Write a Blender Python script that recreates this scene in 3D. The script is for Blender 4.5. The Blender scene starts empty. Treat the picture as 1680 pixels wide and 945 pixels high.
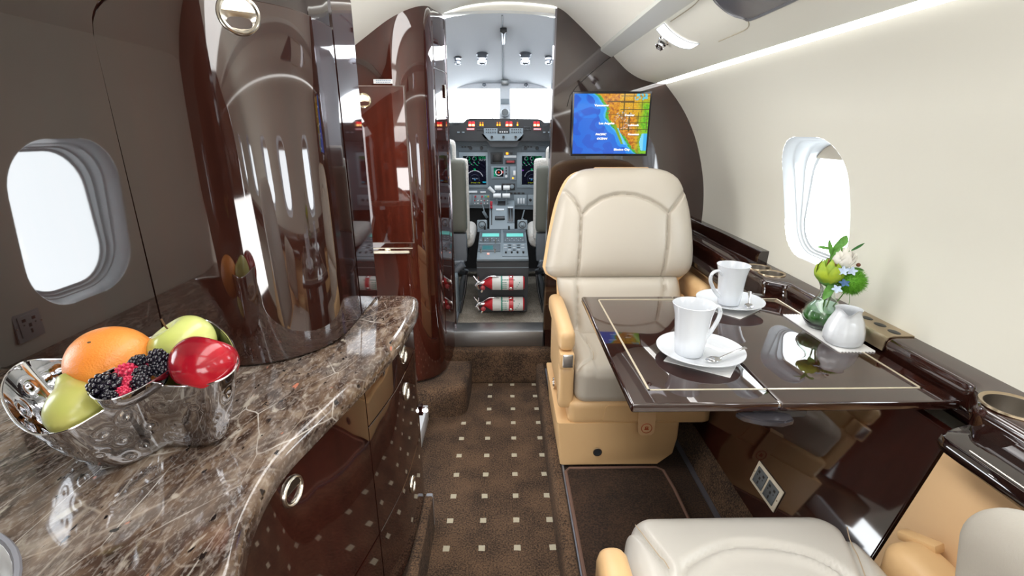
import bpy, bmesh, math, random
from mathutils import Vector, Matrix
random.seed(7)
PI = math.pi
S = bpy.context.scene
COL = S.collection

# ------------------------------------------------------------------ camera
FPX, HC = 793.0, 1.15
TH, PS = math.radians(18.0), math.radians(0.893)
FW = Vector((math.sin(PS)*math.cos(TH), math.cos(PS)*math.cos(TH), -math.sin(TH)))
UPV = Vector((math.sin(PS)*math.sin(TH), math.cos(PS)*math.sin(TH), math.cos(TH)))
RT = Vector((math.cos(PS), -math.sin(PS), 0))
cam_d = bpy.data.cameras.new('camera'); cam = bpy.data.objects.new('camera', cam_d); COL.objects.link(cam)
cam.location = (0, 0, HC)
cam.rotation_euler = (PI/2-TH, 0, -PS)
cam_d.sensor_width = 36.0; cam_d.lens = 36.0*FPX/1680.0; cam_d.clip_start = 0.02; cam_d.clip_end = 200
S.camera = cam
# ------------------------------------------------------------------ world, lights, exposure
w = bpy.data.worlds.new('sky'); S.world = w; w.use_nodes = True
bg = w.node_tree.nodes['Background']; bg.inputs[0].default_value = (0.93, 0.97, 1.0, 1); bg.inputs[1].default_value = 9.0
S.view_settings.view_transform = 'Standard'; S.view_settings.look = 'None'
S.view_settings.exposure = 0.02; S.view_settings.gamma = 1.0; S.view_settings.use_curve_mapping = False
def area(name, loc, rot, sx, sy, power, col=(1, .985, .965)):
    d = bpy.data.lights.new(name, 'AREA'); d.shape = 'RECTANGLE'; d.size = sx; d.size_y = sy; d.energy = power; d.color = col
    o = bpy.data.objects.new(name, d); COL.objects.link(o); o.location = loc; o.rotation_euler = rot; return o
area('cabin_ceiling_light', (0, 0.85, 1.585), (0, 0, 0), 0.36, 1.6, 12)  # added soft fill below the headliner, not a cabin fixture
area('aft_cabin_light', (0.05, -1.3, 1.56), (0, 0, 0), 0.5, 2.4, 20)  # added fill out of view behind the camera, washing the cabin
area('aft_fill_light', (0.0, -0.75, .62), (math.radians(118), 0, 0), 0.9, 0.5, 14)
area('entry_light', (-.62, 1.50, 1.28), (0, math.radians(-20), 0), 0.12, 0.4, 2.2)  # added fill hidden behind the upper cabinet, lifts the dark carpeted step
area('entry_door_daylight', (-.56, 1.50, .95), (math.radians(90), 0, math.radians(-90)), 0.3, 0.6, 2.6, (.97, .98, 1))  # added fill, hidden at the entry, brightens the forward right wall
area('cockpit_dome_light', (0, 2.5, 1.50), (0, 0, 0), 0.5, 0.4, 6.0, (.93, .96, 1))  # added area light to brighten the cockpit

# ------------------------------------------------------------------ pixel helpers: points on real planes
def ray(x, y):
    u = (x-840)/FPX; v = (y-472.5)/FPX
    return FW + u*RT - v*UPV
def at(x, y, X=None, Y=None, Z=None):
    d = ray(x, y); o = Vector((0, 0, HC))
    if X is not None: t = X/d.x
    elif Y is not None: t = Y/d.y
    else: t = (Z-HC)/d.z
    return o + d*t
def atp(x, y, p, n):
    d = ray(x, y); o = Vector((0, 0, HC)); p = Vector(p); n = Vector(n)
    return o + d*((p-o).dot(n)/d.dot(n))

# ------------------------------------------------------------------ materials
def lin(h):
    h = h.lstrip('#'); c = [int(h[i:i+2], 16)/255 for i in (0, 2, 4)]
    return tuple((x/12.92 if x <= .04045 else ((x+.055)/1.055)**2.4) for x in c)+(1,)
MATS = {}
def mat(name, col, rough=.5, metal=0, ior=1.5, coat=0, emit=None, es=0, trans=0, bump=None, spec=None, alpha=None, mottled=None, sheen=0, sss=0):
    m = bpy.data.materials.new(name); m.use_nodes = True; nt = m.node_tree; b = nt.nodes['Principled BSDF']
    b.inputs['Base Color'].default_value = lin(col) if isinstance(col, str) else col
    b.inputs['Roughness'].default_value = rough; b.inputs['Metallic'].default_value = metal; b.inputs['IOR'].default_value = ior
    b.inputs['Coat Weight'].default_value = coat; b.inputs['Coat Roughness'].default_value = .03
    b.inputs['Transmission Weight'].default_value = trans
    if sheen: b.inputs['Sheen Weight'].default_value = sheen
    if sss:
        b.inputs['Subsurface Weight'].default_value = sss; b.inputs['Subsurface Radius'].default_value = (.01, .006, .004)
    if emit: b.inputs['Emission Color'].default_value = lin(emit); b.inputs['Emission Strength'].default_value = es
    tc = nt.nodes.new('ShaderNodeTexCoord')
    if bump:   # (scale, strength, distance)
        n = nt.nodes.new('ShaderNodeTexNoise'); n.inputs['Scale'].default_value = bump[0]; n.inputs['Detail'].default_value = 3
        bp = nt.nodes.new('ShaderNodeBump'); bp.inputs['Strength'].default_value = bump[1]; bp.inputs['Distance'].default_value = bump[2]
        nt.links.new(tc.outputs['Object'], n.inputs['Vector']); nt.links.new(n.outputs['Fac'], bp.inputs['Height']); nt.links.new(bp.outputs[0], b.inputs['Normal'])
    if mottled:  # (scale, colour b, lo, hi)
        n = nt.nodes.new('ShaderNodeTexNoise'); n.inputs['Scale'].default_value = mottled[0]; n.inputs['Detail'].default_value = 5
        r = nt.nodes.new('ShaderNodeValToRGB'); r.color_ramp.elements[0].position = mottled[2]; r.color_ramp.elements[1].position = mottled[3]
        r.color_ramp.elements[0].color = lin(col); r.color_ramp.elements[1].color = lin(mottled[1])
        nt.links.new(tc.outputs['Object'], n.inputs['Vector']); nt.links.new(n.outputs['Fac'], r.inputs[0]); nt.links.new(r.outputs[0], b.inputs['Base Color'])
    MATS[name] = m; return m
def nodes_of(m): return m.node_tree, m.node_tree.nodes['Principled BSDF']

def wood_mat(name, dark, light, ior, axis=(60, 60, 2.2)):
    m = mat(name, dark, .04, ior=ior); nt, b = nodes_of(m)
    tc = nt.nodes.new('ShaderNodeTexCoord'); mp = nt.nodes.new('ShaderNodeMapping'); mp.inputs['Scale'].default_value = axis
    n = nt.nodes.new('ShaderNodeTexNoise'); n.inputs['Scale'].default_value = 1; n.inputs['Detail'].default_value = 6; n.inputs['Distortion'].default_value = .4
    mp2 = nt.nodes.new('ShaderNodeMapping'); mp2.inputs['Scale'].default_value = tuple(a*.12 for a in axis)
    n2 = nt.nodes.new('ShaderNodeTexNoise'); n2.inputs['Scale'].default_value = 1; n2.inputs['Detail'].default_value = 2
    mx = nt.nodes.new('ShaderNodeMath'); mx.operation = 'MULTIPLY_ADD'; mx.inputs[1].default_value = .5
    mx2 = nt.nodes.new('ShaderNodeMath'); mx2.operation = 'MULTIPLY'; mx2.inputs[1].default_value = .5
    r = nt.nodes.new('ShaderNodeValToRGB'); r.color_ramp.elements[0].position = .36; r.color_ramp.elements[1].position = .66
    r.color_ramp.elements[0].color = lin(dark); r.color_ramp.elements[1].color = lin(light)
    L = nt.links.new
    L(tc.outputs['Object'], mp.inputs[0]); L(mp.outputs[0], n.inputs['Vector']); L(tc.outputs['Object'], mp2.inputs[0]); L(mp2.outputs[0], n2.inputs['Vector'])
    L(n2.outputs['Fac'], mx2.inputs[0]); L(n.outputs['Fac'], mx.inputs[0]); L(mx2.outputs[0], mx.inputs[2]); L(mx.outputs[0], r.inputs[0]); L(r.outputs[0], b.inputs['Base Color'])
    return m
WOOD = wood_mat('lacquered_mahogany', '#1e0b08', '#371610', 1.95)
WOODC = wood_mat('lacquered_red_mahogany', '#2a0f0a', '#4b1e14', 1.85)
WOODB = wood_mat('lacquered_dark_mahogany', '#21110e', '#341a13', 1.95)
WOODT = wood_mat('lacquered_table_mahogany', '#1f0f0c', '#331812', 1.95, (4, 60, 60))
WOODE = wood_mat('lacquered_edge', '#150a0a', '#22100e', 1.9)
CREAM = mat('cream_shell', '#dfddd2', .55)
CREAMC = mat('cream_headliner', '#efece2', .6)
REVEAL = mat('window_reveal_white', '#b4b8bb', .3)
BAND = mat('grey_band', '#c3c4bd', .4)
GAPM = mat('dark_gap', '#0a0708', .6)
LEATHER = mat('cream_leather', '#bdb5a8', .38, bump=(420, .12, .0006))
LEATHERW = mat('pale_cream_leather', '#c4c0b9', .30, bump=(420, .12, .0006))
TAN = mat('tan_leather', '#dcb685', .42, bump=(380, .12, .0006))
TANP = mat('tan_panel', '#e2bd90', .5)
SEAM = mat('seam_thread', '#b8a58c', .7)
GREYLEATHER = mat('worn_grey_leather', '#b0aaa0', .5, bump=(260, .5, .001))
CHROME = mat('polished_chrome', '#e4e4e6', .07, 1)
NICKEL = mat('brushed_nickel', '#cfc9be', .24, 1)
BRONZE = mat('brushed_bronze', '#b7a58c', .28, 1)
GOLDINLAY = mat('pale_metal_inlay', '#e6dcc6', .4, .8)
SILL = mat('brushed_sill', '#a9a9a8', .42, 1)
STEEL = mat('mirror_steel', '#bfc0c4', .04, 1)
STRIP = mat('lit_strip', '#ffffff', .5, emit='#fffdf8', es=4.5)
LENS = mat('lit_lens', '#ffffff', .3, emit='#f4f5ff', es=1.3)
SMOKE = mat('smoked_lens', '#55565c', .15, ior=1.6)
PORC = mat('white_porcelain', '#d4d8de', .12, ior=1.5, coat=.4)
PAPER = mat('white_paper', '#dcdcdc', .8)
BLACK = mat('black_plastic', '#121315', .4)
DGREY = mat('dark_grey_plastic', '#34373b', .45)
SKT = mat('grey_socket_plastic', '#5d6468', .35)
IVORY = mat('ivory_plate', '#e6dcc6', .4)
def glass_pane(name, tint=(.97, .99, 1, 1), gl=.06):
    m = bpy.data.materials.new(name); m.use_nodes = True; nt = m.node_tree; nt.nodes.remove(nt.nodes['Principled BSDF'])
    t = nt.nodes.new('ShaderNodeBsdfTransparent'); t.inputs[0].default_value = tint; g = nt.nodes.new('ShaderNodeBsdfGlossy'); g.inputs['Roughness'].default_value = .02
    mx = nt.nodes.new('ShaderNodeMixShader'); mx.inputs[0].default_value = gl
    nt.links.new(t.outputs[0], mx.inputs[1]); nt.links.new(g.outputs[0], mx.inputs[2]); nt.links.new(mx.outputs[0], nt.nodes['Material Output'].inputs[0]); return m
PANE = glass_pane('acrylic_pane')
VGLASS = mat('clear_vase_glass', '#f4fbf6', .0, ior=1.45, trans=1)
WATERG = mat('green_leaf_wrap', '#3f7d2a', .35, mottled=(60, '#1f5a1a', .35, .65))
# carpet
def carpet_mat(name, c0, c1, dots=False):
    m = mat(name, c0, .95, sheen=.0); nt, b = nodes_of(m); L = nt.links.new; N = nt.nodes.new
    tc = N('ShaderNodeTexCoord'); ge = N('ShaderNodeNewGeometry')
    n = N('ShaderNodeTexNoise'); n.inputs['Scale'].default_value = 210; n.inputs['Detail'].default_value = 4; n.inputs['Roughness'].default_value = .75
    n2 = N('ShaderNodeTexNoise'); n2.inputs['Scale'].default_value = 9; n2.inputs['Detail'].default_value = 3
    L(ge.outputs['Position'], n.inputs['Vector']); L(ge.outputs['Position'], n2.inputs['Vector'])
    ad = N('ShaderNodeMath'); ad.operation = 'MULTIPLY_ADD'; ad.inputs[1].default_value = .75; L(n.outputs['Fac'], ad.inputs[0])
    m2 = N('ShaderNodeMath'); m2.operation = 'MULTIPLY'; m2.inputs[1].default_value = .25; L(n2.outputs['Fac'], m2.inputs[0]); L(m2.outputs[0], ad.inputs[2])
    r = N('ShaderNodeValToRGB'); r.color_ramp.elements[0].position = .42; r.color_ramp.elements[1].position = .60
    r.color_ramp.elements[0].color = lin(c0); r.color_ramp.elements[1].color = lin(c1); L(ad.outputs[0], r.inputs[0])
    out = r.outputs[0]
    bp = N('ShaderNodeBump'); bp.inputs['Strength'].default_value = .8; bp.inputs['Distance'].default_value = .004
    L(n.outputs['Fac'], bp.inputs['Height']); L(bp.outputs[0], b.inputs['Normal'])
    if dots:
        sp = N('ShaderNodeSeparateXYZ'); nd = N('ShaderNodeTexNoise'); nd.inputs['Scale'].default_value = 60
        mv = N('ShaderNodeVectorMath'); mv.operation = 'MULTIPLY_ADD'; mv.inputs[1].default_value = (.004,)*3
        L(ge.outputs['Position'], nd.inputs['Vector']); L(nd.outputs['Color'], mv.inputs[0]); L(ge.outputs['Position'], mv.inputs[2]); L(mv.outputs[0], sp.inputs[0])
        def cell(o, off, s, hw):
            a = N('ShaderNodeMath'); a.operation = 'SUBTRACT'; a.inputs[1].default_value = off; L(o, a.inputs[0])
            d = N('ShaderNodeMath'); d.operation = 'DIVIDE'; d.inputs[1].default_value = s; L(a.outputs[0], d.inputs[0])
            e = N('ShaderNodeMath'); e.operation = 'ADD'; e.inputs[1].default_value = 100.5; L(d.outputs[0], e.inputs[0])
            f = N('ShaderNodeMath'); f.operation = 'FRACT'; L(e.outputs[0], f.inputs[0])
            g = N('ShaderNodeMath'); g.operation = 'SUBTRACT'; g.inputs[1].default_value = .5; L(f.outputs[0], g.inputs[0])
            h = N('ShaderNodeMath'); h.operation = 'ABSOLUTE'; L(g.outputs[0], h.inputs[0])
            k = N('ShaderNodeMath'); k.operation = 'LESS_THAN'; k.inputs[1].default_value = hw; L(h.outputs[0], k.inputs[0]); return k.outputs[0]
        a = cell(sp.outputs[0], DX0+.002, DSX, .092); c = cell(sp.outputs[1], DY0+.002, DSY, .095)
        mm = N('ShaderNodeMath'); mm.operation = 'MULTIPLY'; L(a, mm.inputs[0]); L(c, mm.inputs[1])
        gt = N('ShaderNodeMath'); gt.operation = 'GREATER_THAN'; gt.inputs[1].default_value = -.20; L(sp.outputs[0], gt.inputs[0])
        m3 = N('ShaderNodeMath'); m3.operation = 'MULTIPLY'; L(mm.outputs[0], m3.inputs[0]); L(gt.outputs[0], m3.inputs[1])
        mix = N('ShaderNodeMix'); mix.data_type = 'RGBA'; L(m3.outputs[0], mix.inputs['Factor']); L(out, mix.inputs['A']); mix.inputs['B'].default_value = lin('#b9b19b')
        out = mix.outputs['Result']
    L(out, b.inputs['Base Color']); return m
_a = at(732, 900, Z=0); _b = at(907, 900, Z=0); _c = at(845, 631, Z=0); DX0 = _a.x; DSX = (_b.x-_a.x)/3; DY0 = _a.y; DSY = (_c.y-_a.y)/9
CARPET = carpet_mat('brown_carpet', '#23170e', '#745942'); CARPETD = carpet_mat('brown_dotted_carpet', '#23170e', '#705640', True)
CARPETR = carpet_mat('dark_brown_pile', '#1d120b', '#4a3322')
PIPING = mat('carpet_binding', '#6d5246', .9)
CKCARP = carpet_mat('grey_cockpit_carpet', '#6f685d', '#a8a093')
# marble
def marble():
    m = mat('brown_marble', '#4a3a30', .07, ior=1.6); nt, b = nodes_of(m); L = nt.links.new; N = nt.nodes.new
    ge = N('ShaderNodeNewGeometry')
    def noise(sc, det=4, dist=0, vec=None):
        n = N('ShaderNodeTexNoise'); n.inputs['Scale'].default_value = sc; n.inputs['Detail'].default_value = det; n.inputs['Distortion'].default_value = dist
        L(vec or mp.outputs[0], n.inputs['Vector']); return n
    mp = N('ShaderNodeMapping'); mp.inputs['Rotation'].default_value = (0, 0, math.radians(-32)); mp.inputs['Scale'].default_value = (1.7, .75, 1); L(ge.outputs['Position'], mp.inputs[0])
    nd = noise(5, 4); wv = N('ShaderNodeVectorMath'); wv.operation = 'MULTIPLY_ADD'; wv.inputs[1].default_value = (.04,)*3; L(nd.outputs['Color'], wv.inputs[0]); L(mp.outputs[0], wv.inputs[2])
    base = noise(16, 8, 1.2); r = N('ShaderNodeValToRGB'); e = r.color_ramp.elements
    e[0].position = .30; e[0].color = lin('#271b16'); e[1].position = .72; e[1].color = lin('#8d7d6d')
    x = e.new(.47); x.color = lin('#43332a'); x = e.new(.58); x.color = lin('#604e40'); L(base.outputs['Fac'], r.inputs[0]); out = r.outputs[0]
    def mixc(fac, col, a):
        mx = N('ShaderNodeMix'); mx.data_type = 'RGBA'; L(fac, mx.inputs['Factor']); L(a, mx.inputs['A']); mx.inputs['B'].default_value = lin(col); return mx.outputs['Result']
    def veins(scale, width, col, a, amt, seed):
        v = N('ShaderNodeTexVoronoi'); v.feature = 'DISTANCE_TO_EDGE'; v.inputs['Scale'].default_value = scale; v.inputs['Randomness'].default_value = 1
        ofs = N('ShaderNodeVectorMath'); ofs.operation = 'ADD'; ofs.inputs[1].default_value = (seed, seed*1.7, 0); L(wv.outputs[0], ofs.inputs[0]); L(ofs.outputs[0], v.inputs['Vector'])
        rr = N('ShaderNodeValToRGB'); rr.color_ramp.elements[0].color = (amt, amt, amt, 1); rr.color_ramp.elements[1].color = (0, 0, 0, 1); rr.color_ramp.elements[0].position = 0; rr.color_ramp.elements[1].position = width; L(v.outputs['Distance'], rr.inputs[0])
        nn = noise(9, 3); r2 = N('ShaderNodeValToRGB'); r2.color_ramp.elements[0].position = .38; r2.color_ramp.elements[1].position = .6; L(nn.outputs['Fac'], r2.inputs[0])
        mm = N('ShaderNodeMath'); mm.operation = 'MULTIPLY'; L(rr.outputs[0], mm.inputs[0]); L(r2.outputs[0], mm.inputs[1]); return mixc(mm.outputs[0], col, a)
    out = veins(12, .025, '#b5a99b', out, .45, 3.1)
    out = veins(26, .025, '#a39686', out, .18, 7.7)
    out = veins(6, .009, '#dcd6ce', out, .75, 1.3)
    gr = noise(150, 4, .2); r7 = N('ShaderNodeValToRGB'); r7.color_ramp.elements[0].position = .5; r7.color_ramp.elements[1].position = .66; r7.color_ramp.elements[1].color = (.35, .35, .35, 1); L(gr.outputs['Fac'], r7.inputs[0]); out = mixc(r7.outputs[0], '#a8a09a', out)
    pt = noise(7, 4, .8); r8 = N('ShaderNodeValToRGB'); r8.color_ramp.elements[0].position = .5; r8.color_ramp.elements[1].position = .62; r8.color_ramp.elements[1].color = (.22, .22, .22, 1); L(pt.outputs['Fac'], r8.inputs[0]); out = mixc(r8.outputs[0], '#a69a90', out)
    big = noise(26, 5, .6); r4 = N('ShaderNodeValToRGB'); r4.color_ramp.elements[0].position = .62; r4.color_ramp.elements[1].position = .70; L(big.outputs['Fac'], r4.inputs[0]); out = mixc(r4.outputs[0], '#a39a8e', out)
    blk = noise(55, 3, .3); r5 = N('ShaderNodeValToRGB'); r5.color_ramp.elements[0].position = .66; r5.color_ramp.elements[1].position = .70; L(blk.outputs['Fac'], r5.inputs[0]); out = mixc(r5.outputs[0], '#1c1615', out)
    red = noise(34, 2, .2); r6 = N('ShaderNodeValToRGB'); r6.color_ramp.elements[0].position = .715; r6.color_ramp.elements[1].position = .75; L(red.outputs['Fac'], r6.inputs[0]); out = mixc(r6.outputs[0], '#b3705a', out)
    L(out, b.inputs['Base Color']); return m
MARBLE = marble()

# ------------------------------------------------------------------ mesh helpers
def smooth_path(pts, n=8, closed=False):
    P = [Vector(p) for p in pts]; out = []; N = len(P)
    rng = range(N) if closed else range(N-1)
    for i in rng:
        p0 = P[(i-1) % N] if (closed or i > 0) else P[0]; p1 = P[i]; p2 = P[(i+1) % N]; p3 = P[(i+2) % N] if (closed or i+2 < N) else P[-1]
        for k in range(n):
            t = k/n
            out.append(.5*((2*p1)+(p2-p0)*t+(2*p0-5*p1+4*p2-p3)*t*t+(3*p1-p0-3*p2+p3)*t*t*t))
    if not closed: out.append(P[-1].copy())
    return out
class MB:
    def __init__(s): s.bm = bmesh.new()
    def faces(s, vs, fs):
        b = [s.bm.verts.new(v) for v in vs]
        for f in fs:
            try: s.bm.faces.new([b[i] for i in f])
            except Exception: pass
        return b
    def box(s, c, size, rot=None, bev=0, M=None, seg=2):
        bm = bmesh.new(); bmesh.ops.create_cube(bm, size=1)
        for v in bm.verts: v.co = Vector((v.co.x*size[0], v.co.y*size[1], v.co.z*size[2]))
        if bev: bmesh.ops.bevel(bm, geom=bm.edges[:], offset=bev, segments=seg, affect='EDGES', profile=.5)
        R = Matrix.Translation(c) @ ((Matrix.Rotation(rot[2], 4, 'Z') @ Matrix.Rotation(rot[1], 4, 'Y') @ Matrix.Rotation(rot[0], 4, 'X')) if rot else Matrix())
        if M is not None: R = M @ R
        return s.merge(bm, R)
    def merge(s, bm, R=Matrix()):
        m = {}
        for v in bm.verts: m[v] = s.bm.verts.new(R @ v.co)
        for f in bm.faces:
            try: s.bm.faces.new([m[v] for v in f.verts])
            except Exception: pass
        bm.free(); return s
    def grid(s, P):          # P[i][j]
        vs = [[s.bm.verts.new(p) for p in row] for row in P]
        for i in range(len(P)-1):
            for j in range(len(P[0])-1):
                s.bm.faces.new([vs[i][j], vs[i][j+1], vs[i+1][j+1], vs[i+1][j]])
        return vs
    def loft(s, rings, cap0=False, cap1=False):
        R = [[s.bm.verts.new(p) for p in r] for r in rings]; n = len(R[0])
        for i in range(len(R)-1):
            for j in range(n): s.bm.faces.new([R[i][j], R[i][(j+1) % n], R[i+1][(j+1) % n], R[i+1][j]])
        if cap0: s.bm.faces.new(R[0][::-1])
        if cap1: s.bm.faces.new(R[-1])
        return R
    def lathe(s, prof, c=(0, 0, 0), seg=36, M=None, cap0=True, cap1=True, sx=1, sy=1):
        c = Vector(c); rings = []
        for r, z in prof:
            ring = [Vector((max(r, 1e-5)*math.cos(2*PI*k/seg)*sx, max(r, 1e-5)*math.sin(2*PI*k/seg)*sy, z)) for k in range(seg)]
            rings.append([(M @ p if M is not None else p)+c for p in ring])
        s.loft(rings, cap0, cap1); return s
    def tube(s, pts, r, seg=8, caps=True, flat=1.0):
        P = [Vector(p) for p in pts]; rings = []; ref = Vector((0, 0, 1)); N = len(P)
        for i, p in enumerate(P):
            d = (P[min(i+1, N-1)]-P[max(i-1, 0)]).normalized()
            if abs(d.dot(ref)) > .95: ref = Vector((0, 1, 0)) if abs(d.y) < .9 else Vector((1, 0, 0))
            a = d.cross(ref).normalized(); b = d.cross(a).normalized(); ref = -b if False else ref
            rr = r[i] if isinstance(r, (list, tuple)) else r
            rings.append([p+rr*(math.cos(2*PI*k/seg)*a+flat*math.sin(2*PI*k/seg)*b) for k in range(seg)])
        s.loft(rings, caps, caps); return s
    def prism(s, pts, vec):  # planar polygon extruded by vec
        n = len(pts); vec = Vector(vec); a = [s.bm.verts.new(p) for p in pts]; b = [s.bm.verts.new(Vector(p)+vec) for p in pts]
        fa = s.bm.faces.new(a[::-1]); fb = s.bm.faces.new(b)
        for i in range(n): s.bm.faces.new([a[i], a[(i+1) % n], b[(i+1) % n], b[i]])
        return s
    def sphere(s, c, r, seg=16, rings=10, sc=(1, 1, 1), M=None):
        bm = bmesh.new(); bmesh.ops.create_uvsphere(bm, u_segments=seg, v_segments=rings, radius=r)
        R = Matrix.Translation(c) @ (M if M is not None else Matrix()) @ Matrix.Diagonal((sc[0], sc[1], sc[2], 1)); return s.merge(bm, R)
    def ico(s, c, r, sub=1, sc=(1, 1, 1)):
        bm = bmesh.new(); bmesh.ops.create_icosphere(bm, subdivisions=sub, radius=r); return s.merge(bm, Matrix.Translation(c) @ Matrix.Diagonal((sc[0], sc[1], sc[2], 1)))
    def softbox(s, c, size, r, n=10, M=None, disp=None):
        bm = bmesh.new(); bmesh.ops.create_cube(bm, size=2); bmesh.ops.subdivide_edges(bm, edges=bm.edges[:], cuts=n, use_grid_fill=True)
        h = Vector(size)/2; rr = min(r, min(h)*.999)
        for v in bm.verts:
            q = Vector([math.copysign(1-(1-abs(t))**1.5, t) for t in v.co]) if n > 4 else v.co.copy()
            p = Vector((q.x*h.x, q.y*h.y, q.z*h.z)); core = Vector([max(-(h[i]-rr), min(h[i]-rr, p[i])) for i in range(3)])
            d = p-core
            if d.length > 1e-9: p = core+d.normalized()*rr
            if disp: p = p+disp(p, h)
            v.co = p
        R = Matrix.Translation(c) @ (M if M is not None else Matrix()); return s.merge(bm, R)
    def build(s, name, m, parent=None, smooth=True, angle=35, local=False, recalc=True, **kw):
        bm = s.bm
        if recalc: bmesh.ops.recalc_face_normals(bm, faces=bm.faces[:])
        me = bpy.data.meshes.new(name)
        if not local:
            if parent is not None:
                o = Vector((0, 0, 0)); q = parent
                while q is not None: o += q.location; q = q.parent
                off = o
            else:
                xs = [v.co for v in bm.verts]
                off = Vector(((min(v.x for v in xs)+max(v.x for v in xs))/2, (min(v.y for v in xs)+max(v.y for v in xs))/2, min(v.z for v in xs)))
            for v in bm.verts: v.co -= off
        bm.to_mesh(me); bm.free()
        ob = bpy.data.objects.new(name, me); COL.objects.link(ob)
        if parent is not None: ob.parent = parent
        elif not local: ob.location = off
        me.materials.append(m)
        if smooth:
            for p in me.polygons: p.use_smooth = True
            try: me.set_sharp_from_angle(angle=math.radians(angle))
            except Exception: pass
        for k, v in kw.items(): ob[k] = v
        return ob
def tag(o, label, cat, group=None):
    o['label'] = label; o['category'] = cat
    if group: o['group'] = group
    return o
def struct(o, label=None):
    o['kind'] = 'structure'
    if label: o['label'] = label; o['category'] = 'structure' if False else o.name.split('_')[0].split('.')[0]
    return o
def thing(name, label, cat, loc=(0, 0, 0), group=None, rz=0):
    o = bpy.data.objects.new(name, None); COL.objects.link(o); o.location = loc; o.rotation_euler = (0, 0, rz); o.empty_display_size = .05
    return tag(o, label, cat, group)
def copy_tree(o, parent=None):
    c = o.copy(); COL.objects.link(c)
    if parent is not None: c.parent = parent
    for ch in list(o.children): copy_tree(ch, c)
    return c
def B(name, m, parent, c, size, rot=None, bev=0, **kw):
    b = MB(); b.box(c, size, rot, bev); return b.build(name, m, parent, **kw)
def interp(tab, t):
    for (a, x), (b, y) in zip(tab, tab[1:]):
        if (a <= t <= b) or (a >= t >= b):
            return x+(y-x)*(t-a)/(b-a)
    return tab[0][1] if abs(t-tab[0][0]) < abs(t-tab[-1][0]) else tab[-1][1]
def text_mesh(body, size, m, M, parent, name='lettering', bold=0.0, extr=.0002, align='LEFT'):
    cu = bpy.data.curves.new('t', 'FONT'); cu.body = body; cu.size = size; cu.offset = bold; cu.extrude = extr; cu.align_x = align; cu.resolution_u = 2
    to = bpy.data.objects.new('t', cu); COL.objects.link(to)
    dg = bpy.context.evaluated_depsgraph_get(); me = bpy.data.meshes.new_from_object(to.evaluated_get(dg)); bpy.data.objects.remove(to)
    bm = bmesh.new(); bm.from_mesh(me); bm.transform(M); b = MB(); b.bm.free(); b.bm = bm; me.materials.clear()
    return b.build(name, m, parent, smooth=False)
def frame_M(o, xdir, ydir):
    x = Vector(xdir).normalized(); y = Vector(ydir).normalized(); z = x.cross(y)
    return Matrix(((x.x, y.x, z.x, o[0]), (x.y, y.y, z.y, o[1]), (x.z, y.z, z.z, o[2]), (0, 0, 0, 1)))

# ------------------------------------------------------------------ SETTING: fuselage shell
RW = smooth_path([(.60, 0, 0), (.70, 0, .15), (.78, 0, .35), (.83, 0, .5), (.862, 0, .70), (.866, 0, .834), (.849, 0, .964), (.802, 0, 1.113), (.735, 0, 1.233), (.652, 0, 1.33)], 6)
def fR(z): return interp([(p.z, p.x) for p in RW], z)
LW = smooth_path([(-.66, 0, 0), (-.76, 0, .15), (-.85, 0, .35), (-.92, 0, .55), (-.95, 0, .72), (-.94, 0, .834), (-.93, 0, .964), (-.915, 0, 1.113), (-.90, 0, 1.233), (-.87, 0, 1.345)], 6)
def fL(z): return interp([(p.z, p.x) for p in LW], z)
YA, YF = -2.6, 2.1
def rrect(y0, y1, z0, z1, r, n=8):
    pts = []
    for (cy, cz, a0) in ((y1-r, z0+r, -PI/2), (y1-r, z1-r, 0), (y0+r, z1-r, PI/2), (y0+r, z0+r, PI)):
        for k in range(n+1):
            a = a0+k*PI/2/n; pts.append((cy+r*math.cos(a), cz+r*math.sin(a)))
    return pts
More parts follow.
